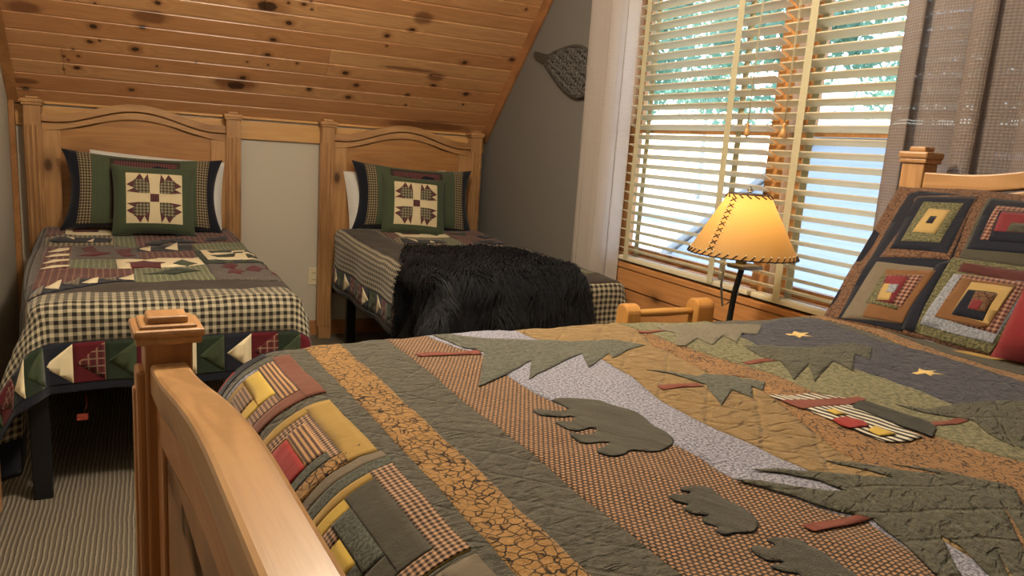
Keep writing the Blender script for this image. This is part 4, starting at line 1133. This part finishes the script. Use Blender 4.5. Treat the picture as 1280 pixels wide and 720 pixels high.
# ------------------------------------------------------------------ patchwork sham leaning on the near headboard
A3 = on_z(1043, 393, ZQ+.012); B3 = on_z(1246, 440, ZQ+.012)
pl_u = F0.dot(U)+BL_-.075
def on_u(px, py, u_):
    r = ray(px, py); return CAM+r*(((F0.dot(U)+u_)-CAM.dot(U))/r.dot(U))
C3 = on_u(1132, 234, BL_-.07)
ex = (B3-A3).normalized(); nn = ex.cross(C3-A3).normalized(); 
if nn.dot(CAM-A3) < 0: nn = -nn
ez = nn.cross(ex).normalized()
if ez.z < 0: ez = -ez
def SH(px, py):
    p = on_plane(px, py, A3, nn)-A3; return (p.dot(ex), p.dot(ez))
sw, sh_ = .80, (C3-A3).dot(ez)
def SHC(pts):
    q = [SH(*p) for p in crop(1030, 225, 3.348, pts)]
    return [(x_, z_-.028*(1-z_/sh_)) for x_, z_ in q]
def sham_map(x, z, off):
    nx = min(1, max(0, abs(x-sw/2)/(sw/2+.03))); nz_ = min(1, max(0, abs(z-sh_/2)/(sh_/2+.03)))
    t_ = .045*((1-nx**3)*(1-nz_**3))**.6+noise.noise(Vector((x*9, z*9, 2)))*.006+off
    p = A3+ex*x+ez*z+nn*(t_-.02); return p
G4 = dict(crack=fabric('sham_crackle', 'crackle', (.19, .10, .058), (.04, .018, .012), .012, bump=.6), navy=G['navy'], heath=fabric('sham_heather', 'heather', (.05, .048, .024), (.18, .165, .085), .006, bump=.5), gold=fabric('sham_gold', 'plain', (.43, .29, .11), bump=.4), brown=fabric('sham_brown', 'plain', (.18, .085, .035), bump=.5), red=fabric('sham_red', 'plain', (.18, .028, .035), bump=.4), taupe=G3['taupe'], grey=fabric('sham_grey', 'heather', (.16, .17, .20), (.30, .31, .35), .006, bump=.4), check=fabric('sham_check', 'gingham', (.36, .2, .14), (.06, .015, .016), .011, bump=.3), rustb=fabric('sham_maroon', 'plain', (.09, .028, .026), bump=.4), dol=G3['dolive'])
SK = list(G4.keys()); SI = {k: i for i, k in enumerate(SK)}; SM = [G4[k] for k in SK]
sp = []
def S_(poly, k, lay): sp.append((poly, SI[k], .0009*lay))
bl = SH(1043, 393); tl = SH(1130, 236)
S_([(-.035, -.012), (sw+.02, -.012), (sw+.03, sh_+.02), (tl[0]-.03, sh_+.02), (-.05, .45*sh_)], 'crack', 0)
S_(SHC([(75, 535), (350, 40), (390, 30), (640, 75), (560, 330), (350, 598)]), 'navy', 1)
S_(SHC([(375, 75), (390, 60), (650, 70), (545, 345), (245, 310), (380, 130)]), 'crack', 2)
S_(SHC([(290, 280), (390, 65), (640, 80), (535, 320)]), 'navy', 3)
S_(SHC([(335, 255), (420, 92), (590, 108), (500, 278)]), 'heath', 4)
S_(SHC([(382, 222), (445, 124), (538, 135), (480, 240)]), 'gold', 5)
S_(SHC([(436, 190), (455, 160), (482, 163), (464, 195)]), 'navy', 6)
# second top block
S_(SHC([(580, 340), (690, 85), (860, 100), (1200, 160), (1200, 480), (880, 380)]), 'dol', 1)
S_(SHC([(612, 300), (705, 85), (1100, 130), (1000, 345)]), 'navy', 2)
S_(SHC([(665, 265), (730, 125), (960, 150), (900, 290)]), 'check', 3)
S_(SHC([(700, 270), (745, 150), (940, 165), (900, 290)]), 'navy', 4)
S_(SHC([(722, 235), (752, 158), (860, 165), (850, 245)]), 'red', 5)
S_(SHC([(775, 238), (795, 205), (850, 210), (850, 245)]), 'dol', 6)
# lower left block
S_(SHC([(90, 535), (235, 330), (490, 375), (345, 575)]), 'taupe', 2)
S_(SHC([(180, 540), (280, 365), (490, 385), (350, 575)]), 'brown', 3)
S_(SHC([(195, 490), (262, 385), (415, 402), (330, 530)]), 'heath', 4)
S_(SHC([(240, 490), (280, 388), (440, 402), (350, 520)]), 'check', 4.5)
S_(SHC([(245, 488), (283, 392), (378, 403), (310, 508)]), 'red', 5)
S_(SHC([(245, 488), (272, 425), (320, 432), (298, 495)]), 'gold', 6)
S_(SHC([(284, 462), (297, 430), (335, 435), (318, 466)]), 'grey', 7)
# centre band and lower right block
S_(SHC([(345, 590), (490, 360), (545, 345), (400, 605)]), 'navy', 2)
S_(SHC([(385, 600), (555, 335), (1000, 400), (720, 690)]), 'heath', 1.5)
S_(SHC([(580, 390), (600, 358), (950, 410), (900, 450)]), 'rustb', 3)
S_(SHC([(425, 582), (565, 400), (620, 408), (900, 440), (730, 660)]), 'grey', 3)
S_(SHC([(490, 560), (600, 405), (870, 440), (745, 630)]), 'check', 4)
S_(SHC([(490, 562), (600, 418), (640, 425), (720, 600), (700, 610)]), 'brown', 5)
S_(SHC([(500, 555), (610, 425), (830, 450), (718, 600)]), 'brown', 4.5)
S_(SHC([(560, 555), (640, 438), (815, 460), (715, 596)]), 'gold', 5.5)
S_(SHC([(560, 557), (628, 468), (745, 482), (690, 585)]), 'navy', 6.5)
S_(SHC([(626, 540), (660, 475), (748, 486), (700, 555)]), 'crack', 7.5)
S_(SHC([(630, 538), (650, 505), (690, 515), (668, 548)]), 'red', 8.2)
# the far column of blocks, continuing the same layout to the other end of the pillow
for z0, z1, ks in ((.02, .5*sh_-.01, ('heath', 'rustb', 'brown', 'gold', 'navy', 'red')), (.5*sh_+.01, sh_-.02, ('navy', 'heath', 'gold', 'navy', 'red', 'dol'))):
    x0, x1 = .53, sw-.01
    for i, k in enumerate(ks):
        S_(rect(x0, z0, x1, z1), k, 8.5+i*.6); d_ = .018 if i != 1 else .024
        x0 += d_; x1 -= d_; z0 += d_*.8; z1 -= d_*.8
        if x1-x0 < .02 or z1-z0 < .02: break
so = patch_mesh('patchwork_sham', sp, sham_map, .018, SM, None, (-.07, sw+.04, -.02, sh_+.03), .012, flip=ex.cross(ez).dot(nn) < 0)
tag(so, 'patchwork log cabin pillow leaning on the headboard of the near bed', 'pillow')
bk = patch_mesh('back_cover', [([(-.035, -.012), (sw+.02, -.012), (sw+.03, sh_+.02), (tl[0]-.03, sh_+.02), (-.05, .45*sh_)], 0, 0)], lambda x, z, off: A3+ex*x+ez*z-nn*(.02+.04*max(0, 1-abs(x/sw-.5)*2)*max(0, 1-abs(z/sh_-.5)*2)), .03, [G['navy']], so, flip=ex.cross(ez).dot(nn) > 0)
# white pillow behind it and red pillow beside
wp = pillow_mesh('white_pillow', .74, .335, .08, PM, [(rect(-.37, 0, .37, .335), PI_['white'], 0)], None, .03, back_mi=PI_['white'], seed=3)
wl = world(BL_-.078, .48, ZQ+.0); wp.location = wl; wp.rotation_euler = (R_(-8), 0, TH-PI/2)
tag(wp, 'white pillow edge showing above the patchwork pillow on the near bed', 'pillow')
rp = pillow_mesh('red_pillow', .34, .27, .12, [fabric('red_pillow', 'plain', (.22, .022, .026), bump=.4, wr=40)], [(rect(-.17, 0, .17, .27), 0, 0)], None, .02, seed=8, pinch=.1)
rl = on_z(1250, 449, ZQ+.005); rp.location = rl+V*.15; rp.rotation_euler = (R_(-28), 0, TH-PI/2)
tag(rp, 'red pillow in front of the patchwork pillow on the near bed', 'pillow')

# ------------------------------------------------------------------ lamp
LX, LY = 1.815, 1.90
lamp = thing('floor_lamp', 'lit lamp with a laced parchment shade and bent black pole before the window', 'lamp', (LX, LY, 0))
b = MB(); b.lathe([(.13, 0), (.13, .012), (.11, .02), (.02, .03), (.014, .05)], (0, 0, 0)); b.build('base', M['black_metal'], lamp)
p1 = on_y(912, 398, LY)-lamp.location; p2 = on_y(925, 332, LY)-lamp.location; pm = on_y(917, 366, LY)-lamp.location
b = MB(); b.tube([(0, 0, .04), (p1.x*.3, 0, .35), (p1.x, 0, p1.z), (pm.x+.004, 0, pm.z), (p2.x+.008, 0, p2.z-.02), (p2.x+.008, 0, p2.z)], .0105, 12); b.build('pole', M['black_metal'], lamp)
bl_ = on_y(904, 323, LY)-lamp.location; br_ = on_y(937, 333, LY)-lamp.location
b = MB(); b.box((-.05, -.06, p2.z-.006), (.045, .014, p2.z+.008), .003); b.build('bracket', M['grey_metal'], lamp)
b = MB(); c0 = on_y(906, 328, LY+.03)-lamp.location
b.tube([(c0.x, .03, c0.z), (c0.x-.004, .03, c0.z-.08), (c0.x+.004, .02, c0.z-.15), (c0.x+.035, .01, c0.z-.13), (c0.x+.055, .005, c0.z-.10)], .004, 8); b.build('cable', M['grey_metal'], lamp)
zs0, zs1 = 1.019, 1.222; r0, r1 = .180, .068
b = MB(); b.lathe([(.018, p2.z+.008), (.02, p2.z+.05), (.016, p2.z+.06)], (0, 0, 0), 20); b.build('socket', M['grey_metal'], lamp)
t = NT('bulb', .3); t.color((1, .8, .5, 1)); t.b.inputs['Emission Color'].default_value = (1, .62, .22, 1); t.b.inputs['Emission Strength'].default_value = 14.
b = MB(); b.lathe([(.012, p2.z+.06), (.016, p2.z+.075), (.03, p2.z+.10), (.032, p2.z+.12), (.022, p2.z+.145), (.004, p2.z+.153)], (0, 0, 0), 24); b.build('bulb', t.m, lamp)
BULBZ = p2.z+.115
t = NT('parchment', .7, .2); v = t.coord('Object')
t.color(t.mix(t.noise(v, 9, 3), (.43, .28, .125, 1), (.37, .23, .095, 1)))
tr = t.n('ShaderNodeBsdfTranslucent'); tr.inputs[0].default_value = (.74, .46, .16, 1)
mx = t.n('ShaderNodeMixShader'); mx.inputs[0].default_value = .42
t.t.links.new(t.b.outputs[0], mx.inputs[1]); t.t.links.new(tr.outputs[0], mx.inputs[2]); t.t.links.new(mx.outputs[0], t.t.nodes['Material Output'].inputs[0])
b = MB(); b.lathe([(r0, zs0), (r0-(r0-r1)*.5, (zs0+zs1)/2), (r1, zs1)], (0, 0, 0), 72, cap=False); sd = b.build('lamp_shade', t.m, lamp)
M['lace'] = plain('dark_lace', (.05, .03, .02), .7)
b = MB()
for r_, z_ in ((r0, zs0), (r1, zs1)):
    b.tube([(r_*math.cos(k*2*PI/64), r_*math.sin(k*2*PI/64), z_) for k in range(64)], .0022, 6, closed=True)
    nst = 40 if r_ > .1 else 18
    for k in range(nst):
        a0 = k*2*PI/nst; a1 = a0+.6*2*PI/nst
        lo = z_ < 1.1
        rr = r_-(.013 if lo else -.011)*(r0-r1)/(zs1-zs0)
        zz = z_+(.013 if lo else -.011)
        b.tube([((r_+.003)*math.cos(a0), (r_+.003)*math.sin(a0), z_-.002), ((rr+.003)*math.cos(a1), (rr+.003)*math.sin(a1), zz)], .0022, 6)
    b.build('rim_lacing', M['lace'], sd); b = MB()
b.bm.free()
# cross-stitched seam
b = MB(); sa0 = R_(190)
def shade_pt(a, q, d=.003):
    r_ = r0+(r1-r0)*q+d; return (r_*math.cos(a), r_*math.sin(a), zs0+(zs1-zs0)*q)
for k in range(9):
    q0 = .10+k*.098; dq = .055
    rr = r0+(r1-r0)*q0; da = .010/rr
    if k % 2 == 0 or k > 4:
        b.tube([shade_pt(sa0-da, q0), shade_pt(sa0+da, q0+dq)], .0018, 6); b.tube([shade_pt(sa0+da, q0), shade_pt(sa0-da, q0+dq)], .0018, 6)
    else: b.tube([shade_pt(sa0-da, q0), shade_pt(sa0+da, q0+dq)], .0018, 6); b.tube([shade_pt(sa0+da, q0), shade_pt(sa0-da, q0+dq)], .0018, 6)
b.build('seam_stitching', M['lace'], sd)
b = MB()
for k in range(9):
    q0 = .10+k*.098; rr = r0+(r1-r0)*q0; da = .014/rr
    for s in (-1, 1): b.lathe([(.001, -.0025), (.0028, 0), (.001, .0025)], shade_pt(sa0+s*da, q0, .002), 8)
nst = 40
for k in range(nst):
    a_ = k*2*PI/nst+.1; b.lathe([(.001, -.0025), (.0028, 0), (.001, .0025)], shade_pt(a_, .075, .002), 8)
eo = b.build('eyelets', plain('pale_eyelet', (.85, .8, .65), .4), sd); eo['kind'] = 'stuff'
b = MB(); b.tube([(0, 0, p2.z+.15), (0, 0, zs1+.012)], .003, 8); b.lathe([(.003, 0), (.011, .004), (.008, .012), (.002, .018)], (0, 0, zs1+.008), 16)
for k in range(3): b.tube([(0, 0, zs1), (r1*math.cos(k*2.094), r1*math.sin(k*2.094), zs1)], .0018, 6)
b.build('finial', M['grey_metal'], lamp)

# ------------------------------------------------------------------ wooden rack
RX, RY = 1.79, 2.10
rk = thing('wooden_rack', 'small honey wood rack with rounded uprights and a dowel, beside the lamp pole', 'rack', (0, RY, 0))
M['rack'] = wood('rack_wood', 2, (.58, .30, .085), (.40, .17, .045), False, .35, 3.9); M['rack_x'] = wood('rack_dowel', 0, (.62, .34, .10), (.42, .19, .05), False, .35, 1.1)
ra = on_y(775, 378, RY); rb_ = on_y(796, 376, RY); rc = on_y(866, 374, RY); rd = on_y(887, 372, RY); rz_t = .5*(ra.z+rd.z)
up_w = .032
tops = []
for x0, x1, zt_ in ((ra.x+.012, rb_.x, ra.z-.005), (rc.x, rd.x, rd.z)):
    b = MB(); w_ = x1-x0
    D_ = .035
    pts = [(-D_, 0), (D_, 0), (D_, zt_-.03)]+[(D_*math.cos(a*PI/10), zt_-.03+.03*math.sin(a*PI/10)) for a in range(1, 10)]+[(-D_, zt_-.03)]
    b.prism(pts, 'x', x0, x1, .006); b.build('upright', M['rack'], rk)
    b = MB(); b.box((x0-.004, -.14, 0), (x1+.004, .14, .045), .008); b.build('foot', M['rack'], rk)
zdw = on_y(830, 390, RY).z
for z_ in (zdw, zdw-.25, .2):
    b = MB(); xs = [rb_.x-.01, rb_.x+.02, .5*(rb_.x+rc.x), rc.x-.02, rc.x+.01]
    b.tube([(x_, 0, z_) for x_ in xs], [.010, .013, .0155, .013, .010], 14); b.build('dowel', M['rack_x'], rk)

# ------------------------------------------------------------------ snowshoe on the gable wall
WX = XW-.02
sn = thing('snowshoe', 'dark woven snowshoe hanging on the shaded gable wall left of the pale curtain', 'snowshoe', (WX, 0, 0))
def SW(pts): return [(lambda p: (p.y, p.z))(on_x(*q, WX)) for q in crop(660, 45, 8.467, pts)]
out = SW([(185, 225), (300, 165), (400, 122), (490, 105), (560, 112), (610, 140), (660, 210), (695, 300), (700, 400), (685, 490), (650, 580), (600, 630), (540, 648), (470, 635), (400, 585), (330, 510), (270, 425), (215, 345), (170, 275)])
b = MB(); b.tube([(0, y, z) for y, z in smooth_poly(out, 1)], .010, 8, closed=True)
fr_m = plain('aged_frame', (.060, .055, .050), .6); fs = b.build('frame', fr_m, sn)
hd = SW([(90, 165), (75, 190), (75, 225), (160, 280), (215, 300), (235, 205), (150, 185)])
b = MB(); b.prism(hd, 'x', -.012, .012, .004); b.build('tail', plain('aged_tail', (.055, .048, .042), .6), sn)
def inside(p, poly):
    c_ = False
    for i in range(len(poly)):
        a, d = poly[i], poly[i-1]
        if (a[1] > p[1]) != (d[1] > p[1]) and p[0] < (d[0]-a[0])*(p[1]-a[1])/(d[1]-a[1])+a[0]: c_ = not c_
    return c_
cy = sum(p[0] for p in out)/len(out); cz_ = sum(p[1] for p in out)/len(out)
b = MB()
for ang in (R_(28), R_(88), R_(148)):
    dv = Vector((math.cos(ang), math.sin(ang))); pv = Vector((-dv.y, dv.x))
    k = -.5
    while k < .5:
        seg = []
        q = -.6
        while q < .6:
            y, z = cy+dv.x*q+pv.x*k, cz_+dv.y*q+pv.y*k
            if inside((y, z), out): seg.append((.007*math.sin((q+ang)*2*PI/.05+k*60), y, z))
            else:
                if len(seg) > 2: b.tube(seg, .007, 6)
                seg = []
            q += .0125
        if len(seg) > 2: b.tube(seg, .007, 6)
        k += .027
b.build('webbing', plain('rawhide', (.085, .078, .072), .5), sn)

# ------------------------------------------------------------------ outlet, stool, tag
ol = thing('wall_outlet', 'cream wall outlet low on the wall between the twin beds', 'outlet', (on_y(392, 345, YB).x, YB-.001, on_y(392, 345, YB).z))
cr = plain('cream_plastic', (.70, .62, .42), .4)
b = MB(); b.box((-.036, -.006, -.058), (.036, 0, .058), .003); b.build('cover_plate', cr, ol)
for z_ in (-.022, .022):
    b = MB(); b.box((-.016, -.009, z_-.014), (.016, -.005, z_+.014), .003); so_ = b.build('socket', cr, ol)
    b = MB(); b.box((-.008, -.0095, z_-.006), (-.005, -.0088, z_+.006)); b.box((.005, -.0095, z_-.006), (.008, -.0088, z_+.006)); b.build('slot', M['black_metal'], so_)
st = thing('footstool', 'low wooden footstool with a dark cushion at the left edge of the room', 'stool', (-.555, 2.70, 0))
b = MB(); b.box((-.10, -.13, .24), (.10, .13, .31), .02, 3); b.build('cushion', G['navy'], st, smooth=True)
b = MB(); b.box((-.095, -.125, .19), (.095, .125, .24), .005); b.build('seat_frame', M['pine_x'], st)
for sx in (-1, 1):
    for sy in (-1, 1):
        b = MB(); b.box((sx*.075-.02, sy*.105-.02, 0), (sx*.075+.02, sy*.105+.02, .19), .004); b.build('leg', M['pine_z'], st)

# ------------------------------------------------------------------ outside
GZ = -2.6
t = NT('outside_ground', .95, .1); v = t.coord('Object')
t.color(t.mix(t.noise(v, 1.5, 4), (.62, .60, .52, 1), (.48, .48, .40, 1)))
b = MB(); b.quad([(XW+.4, -30, GZ), (140, -40, GZ), (140, 140, GZ), (XW+.4, 140, GZ)]); og = b.build('yard_ground', t.m, recalc=False); structure(og)
t = NT('leaf', .6, .3); t.color(t.mix(t.noise(t.coord('Object'), 3, 2), (.12, .26, .20, 1), (.24, .40, .30, 1)))
tr = t.n('ShaderNodeBsdfTranslucent'); tr.inputs[0].default_value = (.25, .48, .34, 1); mx = t.n('ShaderNodeMixShader'); mx.inputs[0].default_value = .45
t.t.links.new(t.b.outputs[0], mx.inputs[1]); t.t.links.new(tr.outputs[0], mx.inputs[2]); t.t.links.new(mx.outputs[0], t.t.nodes['Material Output'].inputs[0]); leafm = t.m
bark = plain('bark', (.62, .60, .56), .9)
def tree_(x, y, h, r, seed, label):
    rg = random.Random(seed)
    o = thing('tree', label, 'tree', (x, y, GZ), 0, 'trees outside the windows')
    b = MB(); b.tube([(0, 0, 0), (.1, .05, h*.4), (0, .1, h*.8)], [.3, .2, .08], 10)
    for k in range(7):
        a = rg.uniform(0, 6.28); z = h*rg.uniform(.35, .75); b.tube([(.05, .05, z), (r*.6*math.cos(a), r*.6*math.sin(a), z+h*.15)], [.07, .02], 6)
    b.build('trunk', bark, o)
    vs, fs = [], []
    cl_ = [(rg.gauss(0, r*.45), rg.gauss(0, r*.45), h*rg.uniform(.3, 1.0), rg.uniform(.5, 1.0)) for _ in range(40)]
    for _ in range(7000):
        c_ = rg.choice(cl_); p = Vector((c_[0]+rg.gauss(0, c_[3]*1.1), c_[1]+rg.gauss(0, c_[3]*1.1), c_[2]+rg.gauss(0, c_[3]*.9)))
        a = Vector((rg.gauss(0, 1), rg.gauss(0, 1), rg.gauss(0, 1))).normalized(); q = a.cross(Vector((rg.gauss(0, 1), rg.gauss(0, 1), rg.gauss(0, 1)))).normalized()
        s_ = rg.uniform(.2, .42); i0 = len(vs)
        vs += [tuple(p-a*s_), tuple(p+q*s_*.5), tuple(p+a*s_), tuple(p-q*s_*.5)]; fs.append((i0, i0+1, i0+2, i0+3))
    me_ = bpy.data.meshes.new('foliage'); me_.from_pydata(vs, [], fs); me_.materials.append(leafm); new_obj('foliage', me_, o)
tree_(32, 48, 23, 5.5, 1, 'leafy tree farthest left beyond the far window')
tree_(52, 62, 32, 7.5, 2, 'tall leafy tree standing farther back beyond the far window')
tree_(36, 36, 24, 5.5, 3, 'leafy tree seen through the middle of the far window')
tree_(38, 22, 25, 5.5, 4, 'leafy tree seen through the middle window above the garage')
tree_(56, 40, 33, 7.0, 5, 'pale leafy tree at the back of the yard between its neighbours')
# neighbouring garage whose gable end faces the windows
gr = thing('garage', 'pale grey garage with a sloping gable roof outside the middle window', 'garage', (8, 0, GZ))
t = NT('pale_siding', .8, .2); v = t.coord('Object'); x, y, z = t.sep(v)
f = t.math('FRACT', t.math('MULTIPLY', z, 1/.2)); t.color(t.mix(t.ss(f, .0, .12, .5, 0), (.40, .46, .54, 1), (.30, .34, .40, 1))); siding = t.m
g1, g2, g3 = on_x(814, 330, 8), on_x(954, 225, 8), on_x(1024, 176, 8)
ey, ez_ = g1.y, g1.z-GZ; pit = (g2.z-g1.z)/(g1.y-g2.y); ty = g3.y; tz = ez_+pit*(ey-ty); by = ty-2.2; ey2 = by-(ey-ty)
b = MB(); b.prism([(ey-.35, 0), (ey-.35, ez_+.15), (ty, tz-.05), (by, tz-.05), (ey2+.35, ez_+.15), (ey2+.35, 0)], 'x', 0, 6); b.build('wall', siding, gr)
b = MB()
b.prism([(ey, ez_), (ty, tz), (by, tz), (ey2, ez_), (ey2, ez_+.10), (by, tz+.10), (ty, tz+.10), (ey, ez_+.10)], 'x', -.15, 6.3); b.build('roof', plain('grey_shingle', (.55, .58, .62), .8), gr)
b = MB(); b.box((-.04, 6.0, 0), (-.005, 8.6, 2.1), .01)
for k in range(1, 4): b.box((-.05, 6.05, k*.52-.03), (-.03, 8.55, k*.52+.0), .003)
b.build('garage_door', plain('pale_door', (.6, .62, .64), .6), gr)

# ------------------------------------------------------------------ light
w = bpy.data.worlds.new('sky'); scn.world = w; w.use_nodes = True
sky = w.node_tree.nodes.new('ShaderNodeTexSky'); sky.sky_type = 'NISHITA'; sky.sun_disc = False; sky.sun_elevation = R_(48); sky.sun_rotation = R_(0)
bgd = w.node_tree.nodes['Background']; w.node_tree.links.new(sky.outputs[0], bgd.inputs[0]); bgd.inputs[1].default_value = 1.0
sun = bpy.data.lights.new('sun', 'SUN'); sun.energy = 5.5; sun.angle = R_(.6); sun.color = (1, .95, .86)
so2 = bpy.data.objects.new('sun', sun); col.objects.link(so2)
sd_ = Vector((.06, -.74, -.67)); so2.rotation_euler = sd_.to_track_quat('-Z', 'Y').to_euler()
pt_ = bpy.data.lights.new('lamp_bulb_light', 'POINT'); pt_.energy = 1.3; pt_.color = (1, .74, .38); pt_.shadow_soft_size = .03
po = bpy.data.objects.new('lamp_bulb_light', pt_); col.objects.link(po); po.location = (LX, LY, BULBZ+.062)
al = bpy.data.lights.new('ceiling_light', 'POINT'); al.shadow_soft_size = .12; al.energy = 135; al.color = (1, .86, .67)
ao = bpy.data.objects.new('ceiling_light', al); col.objects.link(ao); ao.location = (.55, 1.9, 2.45)
